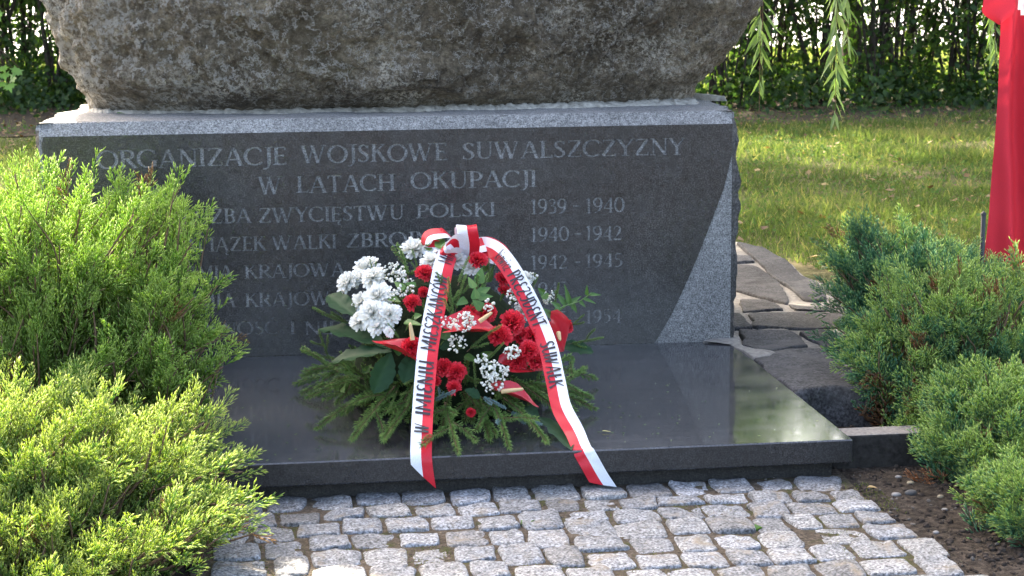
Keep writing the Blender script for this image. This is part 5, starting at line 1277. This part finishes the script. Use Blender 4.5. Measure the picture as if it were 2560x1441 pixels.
def twig(b, t, mesh_, name, spin, lab=None):
    d = t - b; o = put(name, mesh_, arr, Matrix.Translation(Vector(b)) @ basis(d, spin) @ Matrix.Diagonal((np.linalg.norm(d),) * 3 + (1,)))
    if lab: o['label'] = lab
core = WCEN + np.array([0, 0, .06])
LOW = [(82, 855), (150, 800), (162, 950), (175, 1075), (250, 960), (265, 880), (372, 1140), (290, 1000), (440, 1075), (525, 1108), (582, 1150), (420, 960), (500, 990), (650, 1120), (780, 1130), (735, 1060), (880, 1105), (840, 1200), (990, 1050), (1050, 1140), (1230, 1160), (1350, 1150), (1120, 1120), (1420, 1010), (1480, 1040), (1595, 990), (1605, 805), (1560, 900), (1500, 950), (950, 960), (870, 1010), (1200, 1000), (680, 960), (600, 1020), (330, 930), (210, 880)]
for k, (u, v) in enumerate(LOW):
    t = on_slab(u, v, SLZ + .02 + .02 * RNG.random()); d = unit(t - core); Lt = min(.25, .55 * np.linalg.norm(t - core) + .05)
    b = t - d * Lt + np.array([0, 0, .04 + .03 * RNG.random()]); twig(b, t, SPR[k % 6], 'spruce_twig', RNG.uniform(-.5, .5) + math.pi / 2 * 0)
MIDT = [((300, 800, .02), (140, 700, .06)), ((300, 800, .0), (170, 765, .06)), ((260, 760, .0), (180, 608, .06)), ((380, 560, .0), (178, 490, .02)), ((330, 520, -.02), (250, 440, .02)), ((1480, 660, .0), (1658, 612, .02)), ((1420, 880, .0), (1612, 808, .05)), ((1450, 600, -.02), (1562, 512, .0)), ((660, 330, .0), (640, 165, .03)), ((720, 300, .0), (692, 178, .04)), ((915, 360, .04), (962, 208, .06)), ((900, 560, .02), (880, 330, .05)), ((960, 520, .02), (1095, 325, .04)), ((500, 360, -.03), (462, 228, .0)), ((1400, 480, -.02), (1440, 350, .0)), ((960, 700, .05), (1120, 552, .08)), ((1010, 900, .05), (1005, 760, .08)), ((1040, 760, .04), (1150, 655, .07)), ((900, 500, .02), (930, 300, .05)), ((1300, 420, -.03), (1310, 300, -.01)), ((620, 640, .04), (560, 560, .05)), ((640, 600, .04), (690, 520, .06)), ((1330, 900, .06), (1410, 960, .09)), ((1080, 330, .0), (1060, 220, .01)), ((560, 850, .05), (470, 760, .06)), ((430, 840, .04), (290, 790, .06)), ((1300, 850, .03), (1450, 800, .05)), ((780, 700, .03), (840, 650, .05)), ((1160, 880, .05), (1060, 740, .07)), ((680, 480, .02), (600, 400, .03)), ((840, 420, .02), (800, 300, .04)), ((1180, 460, .0), (1230, 380, .02)), ((700, 820, .05), (640, 960, .1)), ((600, 900, .06), (560, 1010, .11))]
for k in range(26):                                             # more greenery filling the mound between the flowers
    a_, e_ = RNG.uniform(0, 6.28), RNG.uniform(.25, 1.25); dv = np.array([math.cos(a_) * math.cos(e_), math.sin(a_) * math.cos(e_), math.sin(e_)])
    if dv[1] > .55: continue
    q_ = WCEN + dv * WRAD * RNG.uniform(.86, 1.0); twig(q_ - unit(dv + np.array([0, 0, .5])) * .17, q_, SPR[k % 6], 'spruce_twig', RNG.uniform(0, 6.28))
for k, (b, t) in enumerate(MIDT): twig(mp(*b), mp(*t), SPR[(k * 5 + 1) % 6], 'spruce_twig', RNG.uniform(0, 6.28))
for k, (b, t) in enumerate([((780, 950, .07), (895, 905, .1)), ((1030, 930, .08), (1155, 985, .12)), ((1130, 1060, .07), (1125, 1060, .17)), ((1170, 1000, .08), (1335, 1075, .13)), ((1290, 1060, .1), (1395, 1085, .13)), ((820, 960, .06), (820, 890, .09))]):
    twig(mp(*b), mp(*t), FIRM[k % 2], 'fir_twig', RNG.uniform(0, 6.28), None)
# ---------------------------------------------------------------- gypsophila
def gyps(cluster, seed):
    rg = np.random.default_rng(seed); mb = MB(); u0, v0, ru, n, off = cluster
    phi = (1 + 5 ** .5) / 2; ico = unit(np.array([(-1, phi, 0), (1, phi, 0), (-1, -phi, 0), (1, -phi, 0), (0, -1, phi), (0, 1, phi), (0, -1, -phi), (0, 1, -phi), (phi, 0, -1), (phi, 0, 1), (-phi, 0, -1), (-phi, 0, 1)]))
    icf = np.array([(0, 11, 5), (0, 5, 1), (0, 1, 7), (0, 7, 10), (0, 10, 11), (1, 5, 9), (5, 11, 4), (11, 10, 2), (10, 7, 6), (7, 1, 8), (3, 9, 4), (3, 4, 2), (3, 2, 6), (3, 6, 8), (3, 8, 9), (4, 9, 5), (2, 4, 11), (6, 2, 10), (8, 6, 7), (9, 8, 1)])
    P = []; root = mp(u0 + rg.normal(0, 10), v0 + ru * .7, off - .07)
    for k in range(n):
        a, r = rg.uniform(0, 6.28), ru * math.sqrt(rg.random()); P.append(mp(u0 + r * math.cos(a), v0 + r * math.sin(a) * .85, off + rg.uniform(-.012, .022)))
    P = np.array(P); s = rg.uniform(.0024, .0046, n)
    for q in range(3):                                                  # each bloom is three overlapping tiny puffs
        V, Fc, Tt = scatter(ico, icf, P + rg.normal(0, .0013, (n, 3)), frames(rg.normal(size=(n, 3))), s * rg.uniform(.6, .95, n), np.zeros(12), .6 + rg.normal(0, .2, n)); mb.add(V, Fc, 0, Tt)
    for p in P[::2]:
        tube(mb, [root, root * .35 + p * .65 + rg.normal(0, .004, 3), p], [.0007, .0006, .0004], 3, 1)
    return mb.mesh('gypsophila_sprig', [WPET, GREENC])
for k, c in enumerate([(590, 290, 62, 70, .03), (640, 370, 60, 34, .03), (945, 545, 62, 60, .085), (905, 655, 55, 30, .06), (1195, 700, 42, 42, .075), (1105, 800, 72, 95, .085), (1035, 735, 32, 24, .075), (1215, 415, 62, 50, .03), (860, 550, 42, 22, .05), (1385, 420, 42, 30, .02), (590, 400, 40, 18, .05), (1080, 460, 36, 16, .06), (1090, 870, 60, 26, .09), (1300, 310, 26, 14, .0)]):
    put('gypsophila_sprig', gyps(c, 900 + k), arr)

# ---------------------------------------------------------------- ribbons: white and red halves, lettered in black
RRED = cloth('red_ribbon', (.62, .018, .035), .38, .12); RWHITE = cloth('white_ribbon', (.78, .80, .85), .38, .12); INK = plain('ribbon_ink', (.035, .03, .035), .5, .3, .1)
class Ribbon:
    def __init__(s, ctrl, width, red_first, n=120, wdir=None, cut=(0, 0), bow=.0):
        """ctrl rows: point (3), optional width scale; width vector lies across the path as the viewer sees it"""
        c = np.array([list(r[:3]) for r in ctrl]); s.P = smooth_path(c, n); s.n = n
        s.len = np.concatenate([[0], np.cumsum(np.linalg.norm(np.diff(s.P, axis=0), axis=1))]); s.L = s.len[-1]
        T = unit(np.gradient(s.P, axis=0)); 
        if wdir is None:
            vw = unit(CAM - s.P); W = unit(np.cross(T, vw))
            ker = np.ones(9) / 9; W = np.stack([np.convolve(np.pad(W[:, i], 4, 'edge'), ker, 'valid') for i in range(3)], axis=1)
        else:
            wd = smooth_path(np.array(wdir, float), n); W = wd - T * np.sum(wd * T, axis=1, keepdims=True)
        if wdir is None:                                               # flat on the slab, then flat against its front
            W = unit(W); k_ = np.clip((SLZ + .07 - s.P[:, 2]) / .05, 0, 1); fr = np.clip((YF + .012 - s.P[:, 1]) / .012, 0, 1)
            W[:, 2] *= 1 - k_ * (1 - fr); W[:, 1] *= 1 - fr
        s.W = unit(W); s.N = unit(np.cross(s.W, T)); s.w = width; s.rf = red_first; s.cut = cut; s.bow = bow
        sg = np.sign(np.sum(s.N * unit(CAM - s.P), axis=1)); s.sg = sg
    def at(s, l, a, off=0.0):
        """l metres along, a in -1..1 across"""
        l = np.clip(l, 0, s.L); g = lambda A: np.stack([np.interp(l, s.len, A[:, i]) for i in range(3)], axis=-1)
        a = np.asarray(a)[..., None]; N = g(s.N) * np.interp(l, s.len, s.sg)[..., None]
        Q = g(s.P) + g(s.W) * a * s.w / 2 - N * (s.bow * (a ** 2) * s.w)
        dz = SLZ + .0025 - Q[..., 2]; dy = Q[..., 1] - (YF - .0035)            # never inside the slab: push out the nearer way
        inn = (dz > 0) & (dy > 0)
        Q[..., 2] += np.where(inn & (dz <= dy), dz, 0); Q[..., 1] -= np.where(inn & (dz > dy), dy, 0)
        wob = (.0012 * np.sin(l * 62 + a[..., 0] * 1.4) + .0026 * np.sin(l * 23 + 2) * a[..., 0] )[..., None]
        return Q + N * (off + np.where(inn[..., None], 0, np.abs(wob)))
    def mesh(s, name):
        m = 9; a = np.linspace(-1, 1, m); lo = np.linspace(0, 1, s.n); V = []
        end = s.L - (s.cut[0] * (1 - a) / 2 + s.cut[1] * (1 + a) / 2)
        l = lo[:, None] * end[None, :]; A = np.repeat(a[None], s.n, 0); V = s.at(l.ravel(), A.ravel())
        Fc = grid_faces(s.n, m); j = np.arange(len(Fc)) % (m - 1); mi = (j < (m - 1) // 2).astype(int) if s.rf else (j >= (m - 1) // 2).astype(int)
        return mesh_np(name, V, Fc, [RWHITE, RRED], mi)
# brush capitals for the ribbon
def brush(c, x0, k):
    out = []
    adv, st = BR[c]
    for s_ in st:
        pts = [(px_ + .10 * py_, py_, w_) for px_, py_, w_ in s_]; out += [[(x0 + X * k, Y) for X, Y in q_] for q_ in stroke_quads(pts)]
    return out, adv * k
BT, BN = .20, .09
BR = {
 'W': (1.0, [ln(.08, 1, .14, .05, BT), ln(.14, .05, .46, .75, BN), ln(.46, .95, .5, .05, BT), ln(.5, .05, .86, 1, BN)]),
 'I': (.42, [ln(.2, 1, .2, 0, BT)]), 'M': (1.02, [ln(.1, 0, .14, 1, BT * .8), ln(.14, 1, .46, .25, BN), ln(.46, .25, .82, 1, BN), ln(.82, 1, .84, 0, BT)]),
 'E': (.66, [[(.56, .9, BN), (.4, 1, BN), (.2, .9, BT * .8), (.2, .62, BT * .7), (.38, .54, BN)], [(.38, .54, BN), (.14, .42, BT * .8), (.14, .12, BT), (.34, 0, BN), (.58, .12, BN)]]),
 'N': (.84, [ln(.1, 0, .14, 1, BT * .7), ln(.14, 1, .62, 0, BT), ln(.62, 0, .68, 1, BN)]),
 'U': (.78, [[(.12, 1, BT), (.12, .3, BT), (.24, .02, BN), (.42, .06, BN), (.58, .35, BN), (.62, 1, BT * .9)], ln(.62, .9, .66, 0, BT * .7)]),
 'S': (.62, [[(.54, .86, BN), (.4, 1, BN), (.18, .9, BT * .7), (.16, .68, BT * .8), (.42, .44, BT), (.48, .2, BT * .9), (.32, .0, BN), (.08, .1, BN)]]),
 'Z': (.74, [[(.1, .92, BN), (.34, 1, BT * .6), (.6, .92, BN), (.14, .08, BT * .8), (.38, .0, BT * .6), (.66, .1, BN)], ln(.22, .5, .56, .52, BN)]),
 'K': (.78, [ln(.14, 1, .14, 0, BT), [(.62, 1, BN), (.2, .48, BN), (.38, .5, BN), (.68, 0, BT)]]),
 'A': (.80, [[(.06, 0, BN), (.36, 1, BN), (.44, 1, BT), (.64, 0, BT)], ln(.18, .34, .58, .34, BN)]),
 'C': (.64, [[(.56, .84, BN), (.4, 1, BN), (.18, .86, BT * .8), (.12, .5, BT), (.2, .12, BT * .7), (.38, 0, BN), (.56, .14, BN)]]),
 'T': (.72, [ln(.38, 1, .36, 0, BT), [(.04, .9, BN), (.36, .99, BT * .6), (.7, 1, BN)]]),
 'P': (.66, [ln(.16, 1, .16, 0, BT), [(.06, .92, BN), (.4, 1, BN), (.58, .76, BT * .8), (.4, .48, BN), (.18, .46, BN)]]),
 'R': (.74, [ln(.16, 1, .16, 0, BT), [(.06, .92, BN), (.4, 1, BN), (.56, .78, BT * .8), (.38, .54, BN), (.2, .5, BN), (.62, 0, BT)]]),
 'D': (.80, [ln(.16, 1, .16, 0, BT), [(.04, .94, BN), (.4, 1, BN), (.66, .72, BT * .8), (.64, .3, BT * .8), (.36, 0, BN), (.14, .02, BN)]]),
 'Y': (.74, [[(.1, 1, BT), (.16, .6, BT * .8), (.36, .5, BN), (.6, .6, BN), (.64, 1, BN)], [(.64, 1, BT * .8), (.6, .3, BT), (.4, 0, BN), (.14, .08, BN)]]),
 'L': (.60, [[(.18, 1, BT), (.16, .1, BT), (.36, .02, BN), (.56, .12, BN)]]), ' ': (.45, []),
 'i': (.36, [ln(.18, .6, .18, .06, BT * .7), ln(.19, .82, .21, .88, BT * .6)]), 'e': (.5, [[(.12, .32, BN), (.4, .36, BN), (.38, .58, BN), (.2, .6, BT * .6), (.1, .3, BT * .7), (.2, .04, BN), (.44, .12, BN)]]),
 'n': (.6, [ln(.12, .6, .12, 0, BT * .7), [(.12, .45, BN), (.3, .62, BN), (.44, .5, BT * .6), (.46, 0, BT * .6)]]), 'k': (.56, [ln(.14, 1, .14, 0, BT * .7), [(.44, .6, BN), (.16, .3, BN), (.48, 0, BT * .6)]]),
 'w': (.7, [[(.08, .6, BT * .6), (.18, .02, BT * .6), (.34, .5, BN), (.44, .02, BT * .6), (.62, .6, BN)]]), 'c': (.48, [[(.42, .5, BN), (.28, .62, BN), (.1, .36, BT * .7), (.24, .02, BN), (.44, .12, BN)]]), 'z': (.5, [[(.08, .56, BN), (.4, .58, BN), (.08, .04, BN), (.44, .04, BN)]]),
}
BR['Ń'] = (.84, BR['N'][1] + [ln(.38, 1.08, .5, 1.26, BN * 1.3)]); BR['Ó'] = (.78, [[(.36, 1, BN), (.14, .8, BT * .8), (.1, .4, BT), (.3, 0, BN), (.56, .2, BT * .8), (.62, .62, BT * .8), (.4, .98, BN)], ln(.36, 1.08, .5, 1.26, BN * 1.3)])
BR['Ł'] = (.60, BR['L'][1] + [ln(.0, .4, .42, .62, BN)])
def lettering(rb, words, up_side):
    """words: (text, l0, l1) set along the ribbon; up_side +1/-1 says to which side the letter tops point and the reading direction follows"""
    from mathutils import Vector as V2
    out_ = []
    for txt, l0, l1 in words:
        quads = []
        tot = sum(BR[c][0] for c in txt); k = abs(l1 - l0) / tot; x = 0; sgn = 1 if l1 > l0 else -1
        for c in txt:
            q, adv = brush(c, x, k); x += adv
            for poly in q: quads.append([(l0 + sgn * X, up_side * (Y - .5) * 1.42) for X, Y in poly])
        vs2, fs2 = [], []
        for p in quads:
            a = sum(p[i][0] * p[(i + 1) % 4][1] - p[(i + 1) % 4][0] * p[i][1] for i in range(4))
            if a < 0: p = p[::-1]
            fs2.append(list(range(len(vs2), len(vs2) + 4))); vs2 += [V2(q) for q in p]
        rv, _, rf, _, _, of2 = delaunay_2d_cdt(vs2, [], fs2, 1, 1e-7); rf = [f for f, o2 in zip(rf, of2) if len(o2)]
        l = np.array([v.x for v in rv]); a = np.array([v.y for v in rv])
        me = bpy.data.meshes.new('lettering'); me.from_pydata([tuple(p) for p in rb.at(l, a, .0017)], [], rf); me.materials.append(INK); me.update(); out_.append(me)
    return out_
def mpy(u, v, Y): return on_y(*px(u, v), Y)
YE = YF - .006
left_c = [mpy(925, 168, 5.06), mpy(872, 185, 5.00), mpy(842, 260, 4.945), mpy(822, 360, 4.90), mpy(790, 520, 4.82), mpy(762, 680, 4.75), mpy(745, 860, 4.68), mpy(733, 1030, 4.615), mpy(726, 1190, 4.548), mpy(727, 1256, YE), mpy(735, 1330, YE - .002), mpy(748, 1412, YE)]
RL = Ribbon(left_c, .054, False, 150, cut=(.071, .0), bow=.02)
o_l = put('ribbon_tail', RL.mesh('ribbon_tail'), arr); o_l['label'] = 'left ribbon tail, white on its left half and red on its right half'
def lat(rb, u, v):
    """length along the ribbon nearest to a photo point"""
    d = ray(*px(u, v)); q = rb.P - CAM; pr = q - (q @ d)[:, None] * d; return rb.len[np.argmin(np.linalg.norm(pr, axis=1))]
side_l = 1 if (RL.W[60] @ RT) > 0 else -1
if side_l < 0: RL.rf = True; o_l.data = RL.mesh('ribbon_tail')
RL.cut = (.071, 0) if side_l > 0 else (0, .071); o_l.data = RL.mesh('ribbon_tail')
lt = lettering(RL, [('W', lat(RL, 727, 1122), lat(RL, 727, 1070)), ('IMIENIU', lat(RL, 733, 1030), lat(RL, 757, 745)), ('MIESZKAŃCÓW', lat(RL, 762, 700), lat(RL, 835, 298)), ('MIA', lat(RL, 842, 245), lat(RL, 868, 190))], -side_l)
for q_ in lt: put('lettering', q_, o_l, None)
right_c = [mpy(1010, 160, 5.10), mpy(1060, 158, 5.06), mpy(1120, 190, 5.0), mpy(1185, 270, 4.95), mpy(1262, 405, 4.90), mpy(1325, 535, 4.86), mpy(1380, 680, 4.80), mpy(1418, 850, 4.73), mpy(1450, 990, 4.665), mpy(1515, 1110, 4.60), mpy(1552, 1195, 4.546), mpy(1590, 1262, YE), mpy(1640, 1350, YE - .004), mpy(1690, 1425, YE)]
RR = Ribbon(right_c, .0515, True, 170, bow=.02)
side_r = 1 if (RR.W[80] @ RT) > 0 else -1
RR.rf = side_r > 0; RR.cut = (.052, 0) if side_r > 0 else (0, .052)
o_r = put('ribbon_tail', RR.mesh('ribbon_tail'), arr); o_r['label'] = 'right ribbon tail, red on its left half and white on its right half'
lt = lettering(RR, [('kiewicz', lat(RR, 1120, 200), lat(RR, 1180, 275)), ('PREZYDENT', lat(RR, 1195, 285), lat(RR, 1340, 560)), ('SUWAŁK', lat(RR, 1370, 640), lat(RR, 1432, 885))], side_r)
for q_ in lt: put('lettering', q_, o_r, None)
# bow loops; the width direction is given for each loop
def loop(ctrl, w_, wdir, rf, lab):
    rb = Ribbon(ctrl, w_, rf, 60, wdir=wdir); o = put('bow_loop', rb.mesh('bow_loop'), arr); o['label'] = lab
K = mpy(965, 195, 5.07)
tp = mpy(958, 50, 5.02); hx_ = np.array([1.0, .05, 0])
loop([K + np.array([0, -.02, -.015]), K + np.array([0, -.055, .03]), tp + np.array([0, -.03, -.012]), tp + np.array([0, .0, .0]), tp + np.array([0, .045, -.015]), K + np.array([0, .05, .03]), K + np.array([0, .01, -.01])], .056, [hx_] * 7, False, 'upright middle bow loop of white and red ribbon')
lw = np.array([.25, -.85, -.35])
e1 = mpy(745, 118, 5.05)
loop([K + np.array([-.01, 0, .0]), K + np.array([-.05, -.01, .05]), mpy(840, 92, 5.04), e1 + np.array([.01, 0, .005]), e1 + np.array([.004, .0, -.022]), mpy(830, 165, 5.02), K + np.array([-.02, -.01, .0])], .05, [lw] * 7, True, 'left bow loop curling out over the white flowers')
loop([K + np.array([.0, -.01, .0]), mpy(905, 118, 5.00), mpy(850, 150, 4.98), mpy(848, 190, 4.97), mpy(900, 190, 5.0), K + np.array([0, .0, -.01])], .044, [np.array([.35, -.6, .7])] * 6, True, 'small red and white loop in front of the left bow loop')
rw_ = np.array([-.15, -.8, -.6])
loop([K, mpy(1030, 158, 5.06), mpy(1090, 148, 5.08), mpy(1150, 185, 5.1), mpy(1178, 230, 5.12), mpy(1120, 225, 5.1), mpy(1030, 195, 5.08), K], .05, [rw_] * 8, True, 'right bow loop arching under the right ribbon tail')

# ================================================================== SMALL THINGS lying about
def small_leaf(name, pos, direc, L, W, mat, label, tint, nrm=(0, 0, 1), lift=.004):
    b = np.array(pos) + np.array([0, 0, lift]); t = b + unit(np.array(direc, float)) * L
    o = put(name, leaf_mesh(L, W, mat, int(abs(pos[0]) * 1000) + 3, droop=.12, fold=.25, tint=tint), None, Matrix.Translation(Vector(b)) @ leaf_frame(b, t, unit(np.array(nrm, float))))
    return tag(o, label, 'leaf', None)
PALE = foliage_mat('pale_dry_leaf', [(0, (.35, .33, .12)), (1, (.6, .56, .25))], .2, .5)
small_leaf('fallen_leaf', on_z(1505, 1082, SLZ), (1, -.35, .05), .026, .007, PALE, 'thin pale yellow leaf lying on the black slab right of the flowers', .6)
small_leaf('fallen_leaf', on_z(292, 287, ZB), (1, .2, .05), .03, .012, LEAF_G, 'small green leaf lying on top of the granite base at the left', .6)
small_leaf('fallen_petal', on_z(2028, 783, .104), (1, -.1, .1), .018, .006, WPET, 'tiny white petal lying on the long flagstone', .9)
small_leaf('fallen_leaf', on_z(2168, 1224, 0), (.6, -.5, .2), .026, .018, DEAD, 'pale beige leaf scrap on bare soil beside the top right cobblestones', .95)
for (x, y, lab) in [(1312, 1312, 'tiny green weed between cobblestones below the flower arrangement'), (858, 1366, 'small round green weed leaf between cobblestones at the left'), (1908, 1327, 'small green weed between cobblestones right of the middle')]:
    q = on_z(x, y, -.006); o = empty('weed', tuple(q), lab, 'weed', 'weeds in the cobblestone joints'); mb = MB(); rgw = np.random.default_rng(x)
    m = 9; V, Fc, Tt = scatter(lV, lF, q + rgw.normal(0, .006, (m, 3)) * np.array([1, 1, .2]), frames(np.stack([rgw.normal(0, .6, m), rgw.normal(0, .5, m), np.ones(m)], axis=1), rgw.uniform(0, 6, m)), rgw.uniform(.010, .026, m), np.zeros(5), .6 + rgw.normal(0, .12, m)); mb.add(V, Fc, 0, Tt)
    put('leaves', mb.mesh('leaves', [LEAF_G]), o)
n = 260; P = np.stack([RNG.normal(WX + .05, .42, n), RNG.uniform(4.56, 5.3, n), np.full(n, SLZ + .0012)], axis=1); P = P[P[:, 0] < SXR - .02]; m = len(P); an = RNG.uniform(0, 6.28, m)
V, Fc, Tt = scatter(SPV, SPF, P, frames(np.stack([np.cos(an), np.sin(an), np.full(m, .03)], axis=1)), np.stack([np.full(m, .007), np.full(m, .007), RNG.uniform(.008, .016, m)], axis=1), np.zeros(5), RNG.uniform(.2, 1, m))
tag(put('fallen_needles', mesh_np('fallen_needles', V, Fc, SPRUCE, None, Tt)), kind='stuff')
# moss and grit in the joints, crumbs and pebbles on the soil
rg = np.random.default_rng(91)
def stones(n, X, Y, z, smin, smax, name, mat, seed, keep=None):
    rg = np.random.default_rng(seed); phi = (1 + 5 ** .5) / 2
    ico = unit(np.array([(-1, phi, 0), (1, phi, 0), (-1, -phi, 0), (1, -phi, 0), (0, -1, phi), (0, 1, phi), (0, -1, -phi), (0, 1, -phi), (phi, 0, -1), (phi, 0, 1), (-phi, 0, -1), (-phi, 0, 1)]))
    icf = np.array([(0, 11, 5), (0, 5, 1), (0, 1, 7), (0, 7, 10), (0, 10, 11), (1, 5, 9), (5, 11, 4), (11, 10, 2), (10, 7, 6), (7, 1, 8), (3, 9, 4), (3, 4, 2), (3, 2, 6), (3, 6, 8), (3, 8, 9), (4, 9, 5), (2, 4, 11), (6, 2, 10), (8, 6, 7), (9, 8, 1)])
    P = np.stack([rg.uniform(*X, n), rg.uniform(*Y, n), np.full(n, z)], axis=1)
    if keep is not None: P = P[keep(P)]
    m = len(P); s = smin + (smax - smin) * rg.random(m) ** 4; P[:, 2] += s * .3
    V, Fc, _ = scatter(ico, icf, P, frames(rg.normal(size=(m, 3))), np.stack([s, s * rg.uniform(.5, .9, m), s * rg.uniform(.4, .8, m)], axis=1)); 
    return tag(put(name, mesh_np(name, V, Fc, mat, smooth=False)), kind='stuff')
GRIT = plain('grit', (.10, .09, .08), .9, .2, .6, 8); SOILC = plain('soil_crumb', (.045, .036, .03), .95, .1, .5, 30)
edge_x = lambda y: np.interp(y, [3.4, 3.72, 4.0, 4.3, 4.53], [1.55, 1.47, 1.46, 1.45, 1.42])
stones(380, (1.40, 2.3), (3.5, 4.66), -.012, .002, .009, 'gravel', GRIT, 92, lambda P: P[:, 0] > edge_x(P[:, 1]))
stones(7000, (1.38, 2.3), (3.4, 5.1), -.013, .0015, .012, 'soil_crumbs', SOILC, 93, lambda P: P[:, 0] > edge_x(P[:, 1]) - .02)
stones(2600, (-.2, 1.5), (3.6, 4.6), -.0075, .001, .0045, 'joint_grit', GRIT, 94)
MOSS = foliage_mat('moss', [(0, (.05, .06, .012)), (1, (.15, .17, .035))], .1, .8)
n = 26000; P = np.stack([rg.uniform(-.2, 1.5, n), rg.uniform(3.6, 4.5, n), np.full(n, -.008)], axis=1)
P = P[(fbm(P, 6, 3) + rg.normal(0, .12, n) > .28)]; m = len(P)
V, Fc, Tt = scatter(bV, bF, P, frames(np.stack([rg.normal(0, .5, m), rg.normal(0, .5, m), np.ones(m)], axis=1), rg.uniform(0, 6, m)), np.stack([np.full(m, .0025), rg.uniform(.003, .007, m), rg.uniform(.003, .007, m)], axis=1), bT, .5 + rg.normal(0, .2, m))
tag(put('moss', mesh_np('moss', V, Fc, MOSS, None, Tt)), kind='stuff')
def pebble(x, y, r, lab, k, mat):
    c = on_z(x, y, -.012); mb = MB(); n, m = 8, 14; V = []
    for i in range(n):
        t = math.pi * i / (n - 1)
        for j in range(m): a = 2 * math.pi * j / m; V.append((math.sin(t) * math.cos(a), math.sin(t) * math.sin(a), math.cos(t)))
    V = np.array(V); V *= (1 + .14 * vnoise(V + k, 1.6))[:, None]; V = V * r * np.array([1.15, .9, .62]) + c + np.array([0, 0, r * .35]); mb.add(V, grid_faces(n, m, True)[:, ::-1]); o = put('pebble', mb.mesh('pebble', [mat]))
    tag(o, lab, 'pebble', 'pebbles on the bare soil')
PEB = plain('pebble_grey', (.22, .21, .20), .7, .3, .25, 50); PEBB = plain('pebble_tan', (.26, .22, .15), .7, .3, .25, 50); PEBD = plain('pebble_dark', (.07, .07, .07), .7, .3, .3, 50)
for k, (x, y, r, m_, lab) in enumerate([(2241, 1241, .011, PEB, 'pale oval pebble on the soil beside a darker stone'), (2277, 1238, .014, PEBD, 'dark grey stone lying right of the pale oval pebble'), (2351, 1245, .008, PEBB, 'tan round pebble near the overhanging juniper'), (2362, 1277, .007, PEB, 'small grey pebble under the juniper tips'), (2246, 1196, .008, PEB, 'light angular pebble nearest the kerb end of the soil'), (2276, 1211, .009, PEBB, 'tan flat pebble between kerb and dark grey stone'), (2340, 1334, .007, PEB, 'white grey pebble low on the soil at the right')]): pebble(x, y, r, lab, k, m_)
# dead brown juniper sprig on the soil
dq = on_z(2330, 1205, .02); o = empty('dry_sprig', tuple(dq), 'dry brown juniper sprig lying on the soil at the right', 'dead sprig')
pp_, dd_ = [], []
for k in range(7): pp_.append(dq + np.array([.012 * k - .04, RNG.normal(0, .01), RNG.normal(0, .004)])); dd_.append([RNG.normal(-.7, .3), RNG.normal(-.2, .4), .35])
V, Fc, Tt = scatter(SPRAYS[0][0], SPRAYS[0][1], np.array(pp_), frames(np.array(dd_)), np.full(7, .05), np.zeros(len(SPRAYS[0][0])), np.ones(7))
put('needles', mesh_np('needles', V, Fc, JUN_R, None, Tt), o)
